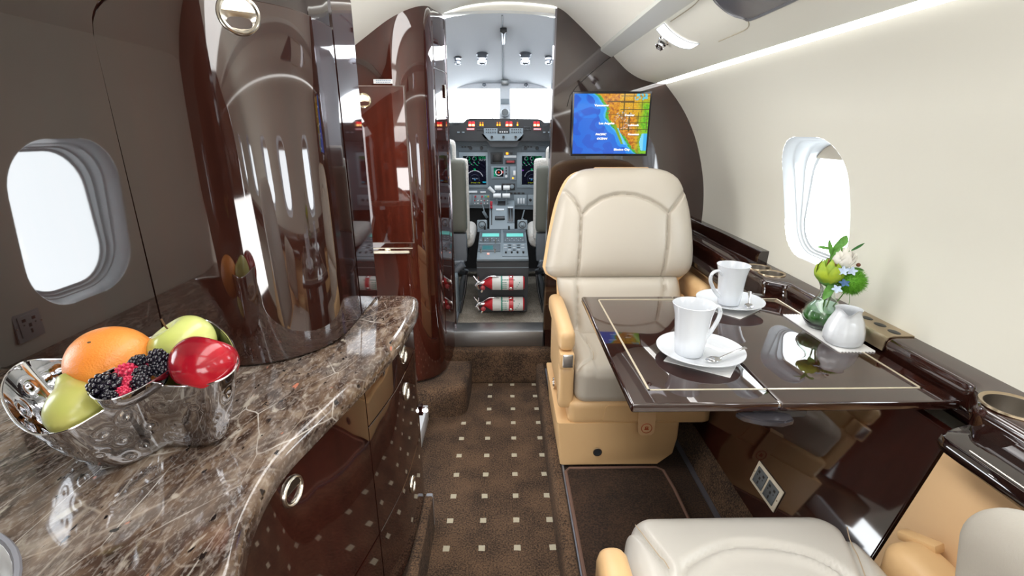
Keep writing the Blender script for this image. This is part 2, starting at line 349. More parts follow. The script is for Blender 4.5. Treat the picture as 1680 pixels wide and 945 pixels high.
def shell_wall(name, f, z0, z1, wins, sgn):
    b = MB(); y = YA
    ZL = sorted({round(z0+(z1-z0)*k/46, 5) for k in range(47)} | {round(v, 5) for w_ in wins for v in (w_[2]-.06, w_[3]+.06)})
    def plain(ya, yb, za, zb, ny=2, nz=24):
        zl = [z for z in ZL if za-1e-6 <= z <= zb+1e-6]
        b.grid([[Vector((f(z), ya+(yb-ya)*i/ny, z)) for z in zl] for i in range(ny+1)])
    for (wy0, wy1, wz0, wz1, r) in wins:
        a, c, lo, hi = wy0-.06, wy1+.06, wz0-.06, wz1+.06
        plain(y, a, z0, z1); plain(a, c, z0, lo); plain(a, c, hi, z1); y = c
        cy, cz = (wy0+wy1)/2, (wz0+wz1)/2; A2, B2 = (c-a)/2, (hi-lo)/2; per = []
        for (p, q) in (((-1, -1), (1, -1)), ((1, -1), (1, 1)), ((1, 1), (-1, 1)), ((-1, 1), (-1, -1))):
            if p[1] == q[1]:
                for k in range(20): t = k/20; per.append((cy+A2*(p[0]+(q[0]-p[0])*t), cz+B2*p[1]))
            else:
                zl = [z for z in ZL if lo-1e-6 <= z <= hi+1e-6]; zl = zl if q[1] > p[1] else zl[::-1]
                for z in zl[:-1]: per.append((cy+A2*p[0], z))
        hy, hz = (wy1-wy0)/2, (wz1-wz0)/2
        def inr(dy, dz):
            lo_, hi_ = 0, 1.5
            for _ in range(30):
                m_ = (lo_+hi_)/2; y_, z_ = abs(dy*m_), abs(dz*m_); qx, qy = max(0, y_-(hy-r)), max(0, z_-(hz-r))
                ins = (math.hypot(qx, qy) <= r and y_ <= hy and z_ <= hz)
                if ins: lo_ = m_
                else: hi_ = m_
            return lo_
        rings = []
        for k in range(5):
            t = k/4; row = []
            for (py, pz) in per:
                m_ = inr(py-cy, pz-cz); m_ = m_+(1-m_)*t; row.append(Vector((f(cz+(pz-cz)*m_), cy+(py-cy)*m_, cz+(pz-cz)*m_)))
            rings.append(row)
        rings.append([Vector((f(cz+(pz-cz)*1.04)+sgn*.0008, cy+(py-cy)*1.04, cz+(pz-cz)*1.04)) for py, pz in per])
        b.loft(rings)
    plain(y, YF, z0, z1)
    bmesh.ops.remove_doubles(b.bm, verts=b.bm.verts[:], dist=.0004)
    return struct(b.build(name, CREAM, angle=60))
WR = [(-1.95, -1.68, .80, 1.13, .095), (-1.1, -.83, .80, 1.13, .095), (-.25, .02, .80, 1.13, .095), (.35, .62, .80, 1.13, .095), (1.175, 1.465, .795, 1.135, .10)]
WL = [(-1.75, -1.48, .80, 1.13, .095), (-.95, -.68, .80, 1.13, .095), (.44, .715, .79, 1.135, .10)]
shell_wall('wall_right', fR, 0.05, 1.33, WR, 1); shell_wall('wall_left', fL, 0.05, 1.345, WL, -1)
wn = 0
def window(f, w, sgn, shade):
    global wn; wn += 1
    y0, y1, z0, z1, r = w; cy, cz = (y0+y1)/2, (z0+z1)/2
    root = bpy.data.objects.new('window_%d' % wn, None); COL.objects.link(root); root.location = (f(cz), cy, z0); root['kind'] = 'structure'
    inn = rrect(y0, y1, z0, z1, r); b = MB(); rings = []
    steps = [(0, 1.0), (.004, .985), (.014, .96), (.024, .945), (.030, .93), (.031, .915), (.042, .905), (.046, .885), (.047, .865), (.058, .855), (.060, .81)]
    for d, s in steps: rings.append([Vector((f(cz+(pz-cz))+sgn*d if d < .03 else f(cz)*(min(1, (d-.03)/.03))+f(pz)*(1-min(1, (d-.03)/.03))+sgn*d, cy+(py-cy)*s+(0), cz+(pz-cz)*(1-(1-s)*.8))) for py, pz in inn])
    b.loft(rings); b.build('window_frame', REVEAL, root, angle=50)
    s = .83; p = MB(); ring = [Vector((f(cz)+sgn*.059, cy+(py-cy)*s, cz+(pz-cz)*(1-(1-s)*.8))) for py, pz in inn]
    p.faces(ring, [tuple(range(len(ring)))]); p.build('pane', PANE, root)
    q = MB(); hh = .055
    pts = [Vector((f(cz)+sgn*.052, cy+(py-cy)*.85, cz+(pz-cz)*(1-(1-.85)*.8))) for py, pz in inn if pz > z1-hh]
    if shade: q.prism(pts, (sgn*.003, 0, 0)); q.build('window_shade', mat('shade_%d' % wn, '#cfc6b6', .6) if wn == 1 else MATS['shade_1'], root)
    return root
for w_ in WR[::-1]: window(fR, w_, 1, True)
for w_ in WL[::-1]: window(fL, w_, -1, False)

# ceiling
CEIL = [(-.655, 1.33), (-.62, 1.345), (-.52, 1.415), (-.465, 1.4525), (-.38, 1.508), (-.27, 1.565), (-.15, 1.605), (0, 1.62), (.15, 1.612), (.22, 1.597), (.29, 1.545), (.385, 1.462)]
CEILs = smooth_path([(x, 0, z) for x, z in CEIL], 5)
CEILW = smooth_path([(-.87, 0, 1.345), (-.80, 0, 1.405), (-.68, 0, 1.465), (-.53, 0, 1.52), (-.38, 0, 1.56), (-.27, 0, 1.585), (-.15, 0, 1.606), (0, 0, 1.62), (.15, 0, 1.612), (.22, 0, 1.597), (.29, 0, 1.545), (.385, 0, 1.462)], 5)
def zcw(x):
    if x > 0: return zc(x)
    if x < -.87: return 1.345-(-.87-x)*2
    return interp([(p.x, p.z) for p in CEILW], x)
def zc(x):
    full = [(p.x, p.z) for p in CEILs]+[(.43, 1.435), (.50, 1.372), (.56, 1.345), (.615, 1.332), (.655, 1.33)]
    if x < -.655: # left wall: find z where fL = x
        for k in range(80):
            z = 1.33-k*.012
            if fL(z) <= x: return z
        return .6
    if x > .652:
        for k in range(80):
            z = 1.33-k*.012
            if fR(z) >= x: return z
        return .6
    return interp(full, x)
b = MB(); b.grid([[Vector((p.x, y, p.z)) for p in CEILW] for y in (YA, -1, 0, 1, 1.2)]); b.grid([[Vector((-.95, y, 1.34))]+[Vector((p.x, y, p.z)) for p in CEILs] for y in (1.2, 1.5, 1.8, YF)]); b.grid([[Vector((x, 1.2, zc(x) if x > -.65 else 1.33)), Vector((x, 1.2, zcw(x)+.005))] for x in [-.9+.9*k/30 for k in range(31)]]); struct(b.build('ceiling', CREAMC, angle=40))
b = MB(); b.grid([[Vector((x, y, z)) for x, z in ((.383, 1.47), (.383, 1.452), (.388, 1.448), (.426, 1.428), (.431, 1.430), (.431, 1.440))] for y in (YA, 0, YF)]); struct(b.build('trim_1', BAND, angle=30))
PS_ = smooth_path([(.433, 0, 1.434), (.455, 0, 1.413), (.50, 0, 1.375), (.555, 0, 1.347), (.613, 0, 1.333)], 5)
b = MB(); b.grid([[Vector((p.x, y, p.z)) for p in PS_] for y in (YA, 0, YF)]); struct(b.build('ceiling_service_panel', CREAM)); bpy.data.objects['ceiling_service_panel'].name = 'trim_2'
b = MB(); b.box((.634, (YA+YF-.01)/2, 1.336), (.036, YF-YA-.01, .012), bev=.003)
tag(b.build('light_strip', STRIP), 'long thin white light strip along the top of the cream right wall', 'light')

# floor and platforms
b = MB(); b.box((-.05, (YA+2.07)/2, -.02), (1.0, 2.07-YA, .04)); struct(b.build('floor', CARPETD, smooth=False))
b = MB()
b.box((.42, (YA+YF)/2, .045), (.5, YF-YA, .11))
struct(b.build('floor_platform_right', CARPETR, smooth=False)); 
def rail(name, x0, x1, y0, y1, zt):
    b = MB(); prof = [(x0, 0), (x0, zt-.018), (x0+.004, zt-.006), (x0+.012, zt), (x1-.004, zt), (x1, zt-.004), (x1, 0)]
    b.loft([[Vector((x, y, z)) for x, z in prof] for y in (y0, (y0+y1)/2, y1)], True, True)
    return b.build(name, CARPET)
struct(rail('trim_3', .146, .182, YA, 2.06, .108))
b = MB(); b.loft([[Vector((xo, y, 0)) for xo in ()] for y in ()]) if False else None
b.box((-.40, (YA+1.2)/2, .055), (.31, 1.2-YA, .11)); struct(b.build('floor_platform_left', CARPETR, smooth=False))
lr = rail('trim_4', -.248, -.216, YA, 1.17, .125); struct(lr)
B('carpet_rail_cap', mat('cap_grey', '#8f939b', .5), lr, (-.226, 1.176, .07), (.020, .012, .115), bev=.004)
# riser to the cockpit
b = MB(); b.softbox((-.02, 2.10, .085), (.50, .08, .18), .02, 6); struct(b.build('trim_5', CARPET))
b = MB(); b.box((-.03, 2.135, .213), (.445, .07, .078), bev=.004); b.box((-.03, 2.16, .25), (.445, .11, .006), bev=.002); struct(b.build('trim_6', SILL)); 
# entry step (carpeted) at left
b = MB(); pts = [(-.62, 1.775), (-.30, 1.775), (-.22, 1.78), (-.180, 1.80), (-.162, 1.85), (-.158, 2.05), (-.62, 2.05)]
def round_prism(b, out, z0, z1, r, holes=(), rb=0):
    n = len(out); P = [Vector((p[0], p[1])) for p in out]
    A = sum(P[i].x*P[(i+1) % n].y-P[(i+1) % n].x*P[i].y for i in range(n)); s = 1 if A > 0 else -1
    nor = []
    for i in range(n):
        d = (P[(i+1) % n]-P[i-1]).normalized(); nor.append(Vector((d.y, -d.x))*s)
    rings = []
    if rb:
        for k in range(4): a = k/4*PI/2; rings.append([Vector((*(P[i]-nor[i]*rb*(1-math.sin(a))), z0+rb*(1-math.cos(a)))) for i in range(n)])
    else: rings.append([Vector((*P[i], z0)) for i in range(n)])
    for k in range(7): a = k/6*PI/2; rings.append([Vector((*(P[i]-nor[i]*r*(1-math.cos(a))), z1-r*(1-math.sin(a)))) for i in range(n)])
    R = b.loft(rings, True, False)
    edges = [b.bm.edges.get((R[-1][i], R[-1][(i+1) % n])) for i in range(n)]
    for h in holes:
        hv = [b.bm.verts.new((x, y, z1)) for x, y in h]; lo = [b.bm.verts.new((x, y, z0)) for x, y in h]
        for i in range(len(h)):
            edges.append(b.bm.edges.new((hv[i], hv[(i+1) % len(h)]))); 
        for i in range(len(h)): b.bm.faces.new([hv[i], hv[(i+1) % len(h)], lo[(i+1) % len(h)], lo[i]])
    bmesh.ops.triangle_fill(b.bm, edges=edges, use_beauty=True)
sp = [v for v in smooth_path([(x, y, 0) for x, y in pts[:6]], 5)]+[Vector((-.62, 2.05, 0))]
round_prism(b, [(p.x, p.y) for p in sp], 0, .134, .024)
tag(b.build('carpeted_step', CARPET), 'rounded brown carpeted step at the foot of the dark closet, left of the aisle', 'step')
B('entry_sill', mat('white_sill', '#dfe5ee', .3), None, (-.335, 1.62, .035), (.03, .28, .07), bev=.003); tag(bpy.data.objects['entry_sill'], 'white sill strip beside the aisle carpet just past the galley', 'sill')

# footwell mat on the right platform
b = MB(); mp_ = [at(925, 768, Z=.104), at(1083, 766, Z=.104), at(1098, 778, Z=.104), at(1150, 900, Z=.104)]
outl = [(.192, .80), (.192, 1.285), (.205, 1.30), (.485, 1.30), (.505, 1.285), (.512, 1.2), (.512, .80)]
round_prism(b, outl, .098, .116, .004)
fm = b.build('footwell_mat', CARPETR); tag(fm, 'dark brown bound carpet panel on the floor in front of the cream seat', 'mat')
b = MB(); b.tube([(x, y, .114) for x, y in outl[:]], .0055, 8); b.build('binding', PIPING, fm)
B('metal_edge', mat('blue_grey_edge', '#8b909c', .35, .7), None, (.1865, .2, .105), (.006, 3.6, .010)); o = bpy.data.objects['metal_edge']; struct(o); o.name = 'trim_10'
# sidewall carpet kick and groove
b = MB(); b.prism([Vector((.612, -2, .098)), Vector((.70, -2, .098)), Vector((.70, -2, .22)), Vector((.655, -2, .22))], (0, 4.05, 0)); struct(b.build('baseboard_right', CARPET))
B('floor_track', mat('grey_track', '#5c5a60', .5, .3), None, (.604, .6, .101), (.016, 2.9, .006)); o = bpy.data.objects['floor_track']; struct(o); o.name = 'trim_7'

# ------------------------------------------------------------------ SETTING: right bulkhead, closet, aft walls
def bulk_pts(x0, x1, y, zlo, n=40): 
    up = [Vector((x0+(x1-x0)*k/n, y, zc(x0+(x1-x0)*k/n)+.004)) for k in range(n+1)]
    return up
b = MB(); up = [v for v in bulk_pts(.207, .65, YF, .1)]; dn = [Vector((fR(z)+.012, YF, z+.004)) for z in (1.325, 1.28, 1.233, 1.17, 1.113, 1.04, .964, .90, .83, .76, .7, .6, .5, .3, .11)]
b.prism(up+dn+[Vector((.183, YF, .11))], (0, .05, 0)); bw = struct(b.build('wall_front', WOODB, smooth=False))
b = MB(); b.prism([Vector((.183, YF-.004, .11)), Vector((.207, YF-.004, 1.597)), Vector((.200, YF-.004, 1.597)), Vector((.176, YF-.004, .11))], (0, .058, 0)); b.build('edge_trim', mat('dark_chrome', '#8f8d95', .12, 1), bw, smooth=False)
aw = [atp(p[0], p[1], (0, YF-.001, 0), (0, 1, 0)) for p in ((1003, 92), (985, 107), (965, 124), (945, 143), (935, 157), (930, 175))]
b = MB(); b.tube(aw, .0012, 6); b.build('panel_joint', GAPM, bw)
# cream header and cockpit opening arch
hd = MB(); n = 20; top = [Vector((-.245+.455*k/n, YF+.004, zc(-.245+.455*k/n)+.01)) for k in range(n+1)]; lo = [Vector((-.245+.455*k/n, YF+.004, 1.592-.22*((-.245+.455*k/n+.018))**2)) for k in range(n+1)]
hd.prism(top+lo[::-1], (0, .06, 0)); struct(hd.build('trim_8', CREAMC, smooth=False))
# closet
path = [(-.90, 1.82), (-.405, 1.82)]
arc = [(-.405+.145*math.sin(a), 1.965-.145*math.cos(a)) for a in [k*PI/2/14 for k in range(1, 15)]]
path += arc + [(-.246, 2.05), (-.238, 2.10), (-.236, 2.15)]
def dens(pth, step=.02):
    out = [pth[0]]
    for a, c in zip(pth, pth[1:]):
        L = math.hypot(c[0]-a[0], c[1]-a[1]); k = max(1, int(L/step))
        for i in range(1, k+1): out.append((a[0]+(c[0]-a[0])*i/k, a[1]+(c[1]-a[1])*i/k))
    return out
cl = thing('closet', 'tall dark mahogany closet with rounded corner left of the cockpit opening', 'closet', (-.55, 1.95, .165))
pth = dens(path)
b = MB(); b.grid([[Vector((x, y, .147)), Vector((x, y, .150)), Vector((x, y, (zc(x))))] for x, y in pth]); b.faces([Vector((x, y, .147)) for x, y in pth]+[Vector((-.90, 2.15, .147))], [tuple(range(len(pth)+1))])
b.build('body', WOODC, cl, angle=40)
b = MB()   # door leaf with thin reveal
z0, z1, x0, x1 = .745, 1.297, -.80, -.348
b.box(((x0+x1)/2, 1.817, (z0+z1)/2), (x1-x0, .01, z1-z0), bev=.0015); dr = b.build('door', WOODC, cl)
b = MB()
for (cx, cz_, sx, sz) in (((x0+x1)/2, z1+.0015, x1-x0+.006, .003), (x1+.0015, (z0+z1)/2, .003, z1-z0), ((x0+x1)/2, z0-.0015, x1-x0+.006, .003)): b.box((cx, 1.8195, cz_), (sx, .003, sz))
b.build('door_gap', mat('pale_gap', '#8d8078', .3, .6), cl, smooth=False)
b = MB(); b.box((-.448, 1.815, .707), (.165, .01, .010), bev=.003); b.box((-.448, 1.818, .722), (.19, .004, .0025)); b.sphere((-.448, 1.815, .716), .010, sc=(1.2, .6, .8)); b.build('bar_handle', GOLDINLAY, cl)
def latch(parent, c, nrm, up, r, m=NICKEL, name='latch'):
    n_ = Vector(nrm).normalized(); u_ = Vector(up).normalized(); x_ = u_.cross(n_).normalized(); M = frame_M(c, x_, u_)
    b = MB(); b.lathe([(r*.77, .0005), (r*.78, .004), (r*.86, .0055), (r*.96, .004), (r, 0), (r, -.002)], M=M, cap0=False, cap1=False, seg=40)
    rg = b.build(name, m, parent, angle=50)
    b = MB()  # flap: upper half proud, lower half scooped
    rows = 14; rr = r*.77
    P = []
    for i in range(rows+1):
        v = rr*(-1+2*i/rows); hw = math.sqrt(max(rr*rr-v*v, 1e-9)); row = []
        for j in range(13):
            u = hw*(-1+2*j/12); zz = .0035 if v > -.0 else .0015-.006*math.sqrt(max(0, 1-(u/rr)**2))*math.sin(PI*min(1, -v/rr))
            if v > 0: zz = .0035-.0015*(v/rr)
            row.append(M @ Vector((u, v, zz)))
        P.append(row)
    b.grid(P); b.build('latch_flap', m, rg, angle=30, recalc=False); return rg
latch(cl, (-.488, 1.811, 1.251), (0, -1, 0), (0, 0, 1), .026, mat('champagne_metal', '#e8dcc0', .25, 1))
b = MB(); b.box((-.418, 1.8185, 1.313), (.066, .0015, .014)); pl = b.build('placard', PAPER, cl, smooth=False)
b = MB()
for r_ in range(2):
    x = -.442
    while x < -.392:
        wd = random.uniform(.003, .008); b.box((x+wd/2, 1.817, 1.316-r_*.006), (wd, .0006, .0026)); x += wd+.002
b.build('placard_print', mat('blue_grey_ink', '#7f93a8', .6), pl, smooth=False)
# small panels on the rounded jamb
def path_panel(b, pth, z0, z1, th, inset=0):
    """solid slab following a plan path (list of (x,y)); z0,z1 numbers or functions of index"""
    n = len(pth); nor = []
    for i in range(n):
        a = Vector(pth[max(i-1, 0)]); c = Vector(pth[min(i+1, n-1)]); d = (c-a).normalized(); nor.append(Vector((d.y, -d.x)))
    f0 = z0 if callable(z0) else (lambda i: z0); f1 = z1 if callable(z1) else (lambda i: z1)
    be = .0012
    prof = lambda i: [(0, f0(i)), (th-be, f0(i)), (th, f0(i)+be), (th, f1(i)-be), (th-be, f1(i)), (0, f1(i))]
    rings = [[Vector((pth[i][0]+nor[i].x*o, pth[i][1]+nor[i].y*o, z)) for o, z in prof(i)] for i in range(n)]
    b.loft(rings, True, True)
jp = [p for p in pth if p[1] > 1.955]
for z0, z1 in ((.30, 1.20), (1.205, 1.37), (1.374, 1.53)):
    b = MB(); path_panel(b, jp, z0, z1, .002); b.build('jamb_panel', WOODC, cl, angle=40)
B('jamb_plate', NICKEL, cl, (-.2345, 2.09, 1.30), (.004, .03, .05), bev=.002); 
B('closet_edge_trim', MATS['dark_chrome'], cl, (-.2335, 2.153, .88), (.006, .006, 1.38))
# closet recess above the door, showing door linkage
b = MB(); cp = [at(580, 92, Y=1.812), at(608, 104, Y=1.812), at(628, 128, Y=1.812), at(622, 128, Y=1.812), at(603, 112, Y=1.812), at(578, 98, Y=1.812)]
b.prism(cp, (0, .006, 0)); b.build('trim_moulding', WOODB, cl)

# aft walls: galley partition and rear bulkhead
b = MB(); up = [Vector((x, .01, zcw(x))) for x in [-.95+.6*k/30 for k in range(31)]]
b.prism(up+[Vector((-.35, .01, 0)), Vector((-.80, .01, 0))], (0, -.05, 0)); struct(b.build('wall_galley_aft', WOOD, smooth=False))
b = MB(); n = 50; up = [Vector((-.94+1.79*k/n, YA, zcw(-.94+1.79*k/n))) for k in range(n+1)]
b.prism(up+[Vector((.7, YA, 0)), Vector((-.7, YA, 0))], (0, -.05, 0)); struct(b.build('wall_aft', WOOD, smooth=False))

# ------------------------------------------------------------------ SETTING: side ledge on the right
led = thing('side_ledge', 'long glossy dark mahogany ledge with bullnose edge along the cream right wall', 'ledge', (.8, 1.0, .66))
def sweepY(b, prof_fn, ys, caps=True):
    b.loft([[Vector((x, y, z)) for x, z in prof_fn(y)] for y in ys], caps, caps)
LZ = .735
def smst(a, c, t): t = max(0, min(1, (t-a)/(c-a))); return t*t*(3-2*t)
def inner_x(y):
    near = 1-smst(.66, .735, y); far = smst(1.30, 1.36, y)
    return .806-.05*near-.045*far
def prof(y):
    x = inner_x(y); w = fR(LZ)+.01
    return [(w, LZ-.05), (w, LZ), (x+.016, LZ), (x+.008, LZ-.002), (x+.002, LZ-.008), (x, LZ-.018), (x+.003, LZ-.03), (x+.004, LZ-.05)]
ys = [-2.2+k*.2 for k in range(14)]+[.5+.01*k for k in range(30)]+[.85, 1.0, 1.2, 1.28]+[1.29+.01*k for k in range(9)]+[1.45, 1.7, 2.095]
b = MB(); sweepY(b, prof, ys); b.build('ledge_top', WOODT, led, angle=40)
def lowx(y): 
    near = 1-smst(.655, .70, y); far = smst(1.33, 1.38, y)
    return .803-.105*near-.10*far
def prof2(y):
    x = lowx(y); w = fR(.69)
    return [(w, .655), (w, .688), (x+.012, .688), (x+.004, .684), (x, .672), (x+.004, .66), (x+.012, .655)]
b = MB(); sweepY(b, prof2, ys); b.build('lower_rail', WOODE, led, angle=40)
b = MB(); b.tube([(lowx(y)+.006, y, .689) for y in ys if y < .62], .0012, 6); b.build('metal_bead', NICKEL, led)
# raised back moulding far end
b = MB(); b.loft([[Vector((x, y, z)) for x, z in ((fR(.76)+.004, LZ), (fR(.78)+.002, .775), (.842, .775), (.835, .765), (.832, LZ))] for y in (1.53, 1.8, 2.095)], True, True); b.build('back_moulding', WOODE, led)
# wood side panel under the ledge, below it tan panel near the camera
def slopeX(z): return .616+.275*(z-.12)
def side_panel(name, y0, y1, z0, z1, m, th=.02, extra=0, label=None, cat=None, par=None):
    b = MB(); pts = [Vector((slopeX(z0)+extra, y0, z0)), Vector((slopeX(z1)+extra, y0, z1)), Vector((slopeX(z1)+th+extra, y0, z1)), Vector((slopeX(z0)+th+extra, y0, z0))]
    b.prism(pts, (0, y1-y0, 0)); bmesh.ops.bevel(b.bm, geom=b.bm.edges[:], offset=.002, segments=2, affect='EDGES')
    o = b.build(name, m, par); 
    if label: tag(o, label, cat)
    return o
sw = thing('sidewall_panelling', 'mahogany and tan wall panels along the right side below the dark ledge', 'panel', (.72, .9, .20))
side_panel('wood_panel', .70, 1.598, .20, .655, WOOD, par=sw); side_panel('tan_panel', -.6, .694, .20, .655, TANP, par=sw); side_panel('tan_panel', 1.602, 2.09, .20, .655, TANP, extra=-.01, par=sw)
b = MB(); b.softbox((.709, 1.74, .585), (.052, .30, .10), .03, 8, M=Matrix.Rotation(-.1, 4, 'Y')); tag(b.build('armrest_bolster', TAN), 'tan leather side bolster between far cream seat and the right wall', 'armrest')
# power socket on the wood panel
n_s = Vector((-1, 0, .275)).normalized(); up_s = Vector((.275, 0, 1)).normalized()
def socket(root, c, n_, u_, W, Hh, plate_m, units, name='socket'):
    n_ = Vector(n_).normalized(); u_ = Vector(u_).normalized()
    x_ = u_.cross(n_).normalized(); M = frame_M(c, x_, u_)
    b = MB(); b.box((0, 0, .0015), (W, Hh, .003), bev=.0012, M=M); b.build('plate', plate_m, root)
    for cx in units:
        b = MB(); b.box((cx, 0, .004), (W/len(units)*.74, Hh*.72, .003), bev=.001, M=M)
        u = b.build(name, SKT if len(units) > 1 else MATS['pale_socket_grey'], root); h = MB(); s = Hh
        for dx, dy, sx, sy in ((-.17, .2, .13, .1), (.17, .2, .13, .1), (0, 0, .1, .12), (0, -.2, .07, .14), (-.2, .05, .05, .05), (.2, .05, .05, .05)):
            h.box((cx+dx*s, dy*s, .0056), (sx*s, sy*s, .0006), M=M)
        h.build('slots', BLACK, u, smooth=False)
    for q in (-1, 1): sc = MB(); sc.lathe([(.0017, 0), (.0017, .0012)], c=(0, 0, 0), M=M @ Matrix.Translation((q*W*.46, 0, .003)), seg=10); sc.build('screw', NICKEL, root)
cs = (at(1230, 784, X=.655)+at(1253, 763, X=.672)+at(1265, 834, X=.655)+at(1289, 810, X=.672))/4
zc_ = cs.z; cs = Vector((slopeX(zc_)-.001, cs.y, zc_))
so = thing('power_socket', 'double black power socket in ivory plate on the mahogany panel under the table', 'socket', cs)
socket(so, cs, n_s, up_s, .118, .062, IVORY, (-.026, .026))
# cup holders + switch plate on ledge
def cup_holder(c, r, label, two=None):
    t = thing('cup_holder', label, 'cup holder', (c[0], c[1], c[2]-.05))
    cc = [c]+([two] if two else [])
    b = MB()
    for q in cc: b.lathe([(r-.002, .0012), (r, .003), (r+.004, .0035), (r+.005, .0005)], c=q, cap0=False, cap1=False, seg=48)
    b.build('rim', BRONZE, t, angle=50)
    b = MB()
    for q in cc: b.lathe([(r-.0015, .0015), (r-.002, -.001), (r-.003, -.045), (r-.007, -.05), (.001, -.05)], c=q, cap0=False, seg=48)
    b.build('cup_well', mat('spun_steel', '#8f8880', .35, 1) if 'spun_steel' not in MATS else MATS['spun_steel'], t, angle=50)
# real openings: cut the ledge top with a boolean
cutl = [((.806, .655, LZ), .041), ((.808, 1.475, LZ), .034), ((.815, 1.405, LZ), .034)]
lt = [c for c in led.children if c.name.startswith('ledge_top')][0]
lrail = [c for c in led.children if c.name.startswith('lower_rail')][0]
def cut(ob, cutters):
    bm = bmesh.new()
    me = bpy.data.meshes.new('cut')
    B_ = MB()
    for c, r in cutters: B_.lathe([(r, -.2), (r, .2)], c=c, seg=48)
    bmesh.ops.recalc_face_normals(B_.bm, faces=B_.bm.faces[:]); B_.bm.to_mesh(me); B_.bm.free()
    co = bpy.data.objects.new('cut', me); COL.objects.link(co); 
    md = ob.modifiers.new('b', 'BOOLEAN'); md.object = co; md.operation = 'DIFFERENCE'; md.solver = 'EXACT'
    bpy.context.view_layer.update(); dg = bpy.context.evaluated_depsgraph_get()
    nm = bpy.data.meshes.new_from_object(ob.evaluated_get(dg)); ob.modifiers.clear(); ob.data = nm; bpy.data.objects.remove(co); bm.free(); print('cut', ob.name, len(nm.vertices), len(nm.polygons))
    return ob
cut(lt, cutl[:1]); cut(lt, cutl[1:2]); cut(lt, cutl[2:]); cut(lrail, cutl[:1]); cut(lrail, cutl[1:2]); cut(lrail, cutl[2:])
cup_holder((.806, .655, LZ), .041, 'round metal cup holder in the ledge at the right edge of the picture')
cup_holder((.808, 1.475, LZ), .034, 'twin metal cup holder in the ledge behind the far coffee cup', (.815, 1.405, LZ))
t = thing('switch_plate', 'bronze switch plate with four oval holes on the ledge beside the cream jug', 'switch', (.83, 1.0, LZ))
b = MB(); b.loft([[Vector((x, y, z)) for x, z in ((fR(LZ)-.001, LZ+.0005), (fR(LZ)-.001, LZ+.003), (.819, LZ+.003), (.809, LZ), (.8035, LZ-.008), (.802, LZ-.03), (.804, LZ-.03), (.806, LZ-.009), (.811, LZ-.001), (.82, LZ+.0005))] for y in (.925, 1.095)], True, True); b.build('plate', BRONZE, t)
for k in range(4):
    b = MB(); b.sphere((.838, .948+.041*k, LZ+.0032), .01, 16, 8, (1.0, 1.5, .12)); b.build('button', BLACK, t)

# ------------------------------------------------------------------ overhead service items
pn = Vector((.105, 0, .19)).normalized()  # rough normal of the service panel slope
PPT = (.50, 0, 1.372); PN = Vector((-.126, 0, -.14)).normalized()
def onp(x, y, off=.003):
    p = atp(x, y, PPT, PN); 
    # snap to the real profile
    z = interp([(q.x, q.z) for q in PS_], p.x); return Vector((p.x, p.y, z))+PN*off
rl = thing('reading_light', 'lit curved white reading light in the overhead panel at upper right', 'light', onp(1112, 60, 0))
outer = [(1091, 37), (1103, 50), (1120, 62), (1135, 70), (1149, 74)]; inner_ = [(1078, 47), (1090, 60), (1106, 71), (1120, 79), (1133, 83)]
b = MB(); A_ = smooth_path([onp(*p, off=.004) for p in outer], 4); C_ = smooth_path([onp(*p, off=.004) for p in inner_], 4)
b.prism(A_+C_[::-1], -PN*.004) if False else b.grid([[a_+(c_-a_)*k/4+PN*.003*math.sin(PI*k/4) for k in range(5)] for a_, c_ in zip(A_, C_)]); b.build('lens', LENS, rl)
b = MB(); b.tube(A_+C_[::-1]+[A_[0]], .0012, 6); b.build('bezel', REVEAL, rl)
def gasper(c, n_, s, label, m=CHROME, group=None):
    t = thing('air_vent', label, 'air vent', c, group); n_ = Vector(n_).normalized(); a = n_.orthogonal().normalized(); M = frame_M(c, a, n_.cross(a))
    b = MB(); b.lathe([(.016*s, 0), (.017*s, .003*s), (.013*s, .006*s), (.0125*s, .010*s), (.0135*s, .013*s)], M=M, seg=24, cap1=False); b.build('collar', m, t, angle=45)
    b = MB(); b.lathe([(.009*s, .008*s), (.010*s, .017*s), (.013*s, .023*s), (.012*s, .026*s), (.008*s, .026*s), (.007*s, .018*s)], M=M, seg=12, cap1=True)
    for k in range(6): b.box((.0115*s*math.cos(k*PI/3), .0115*s*math.sin(k*PI/3), .0225*s), (.004*s, .004*s, .008*s), rot=(0, 0, k*PI/3), M=M)
    b.build('nozzle', m, t, angle=45); return t
gp = onp(1090, 66, 0); gasper(gp, (-.75, -.3, -1), 1.0, 'small chrome air vent nozzle beside the lit reading light overhead', CHROME)
sv = thing('service_panel', 'cream hinged overhead panel with rounded outline above the right wall', 'panel', onp(1180, 40, 0))
loop = [(1100, 36), (1135, 12), (1155, -6), (1178, -4), (1200, 12), (1222, 30), (1228, 46), (1222, 58), (1200, 68), (1178, 77)]
b = MB(); b.tube(smooth_path([onp(*p, off=.0003) for p in loop], 5), .0013, 6); b.build('panel_rim', mat('soft_shadow_line', '#a39b86', .8), sv)  # joint around the overhead panel, in its own beige
sm = thing('smoked_lens', 'large smoked grey lens in the overhead panel at the top edge', 'lens', onp(1235, 15, 0))
q = [(1163, -22), (1178, 2), (1200, 20), (1222, 30), (1234, 34), (1275, 17), (1315, -2), (1345, -22)]
b = MB(); q = [(v.x, v.y) for v in smooth_path([(x, y, 0) for x, y in q], 5)]; qq = [onp(*p, off=.004) for p in q]; cc_ = sum(qq, Vector())/len(qq)
b.prism(qq, -PN*.006); b.build('lens', SMOKE, sm, smooth=False); b = MB(); b.tube(qq, .003, 6); b.build('bezel', mat('lens_bezel', '#77777a', .3, .5), sm)
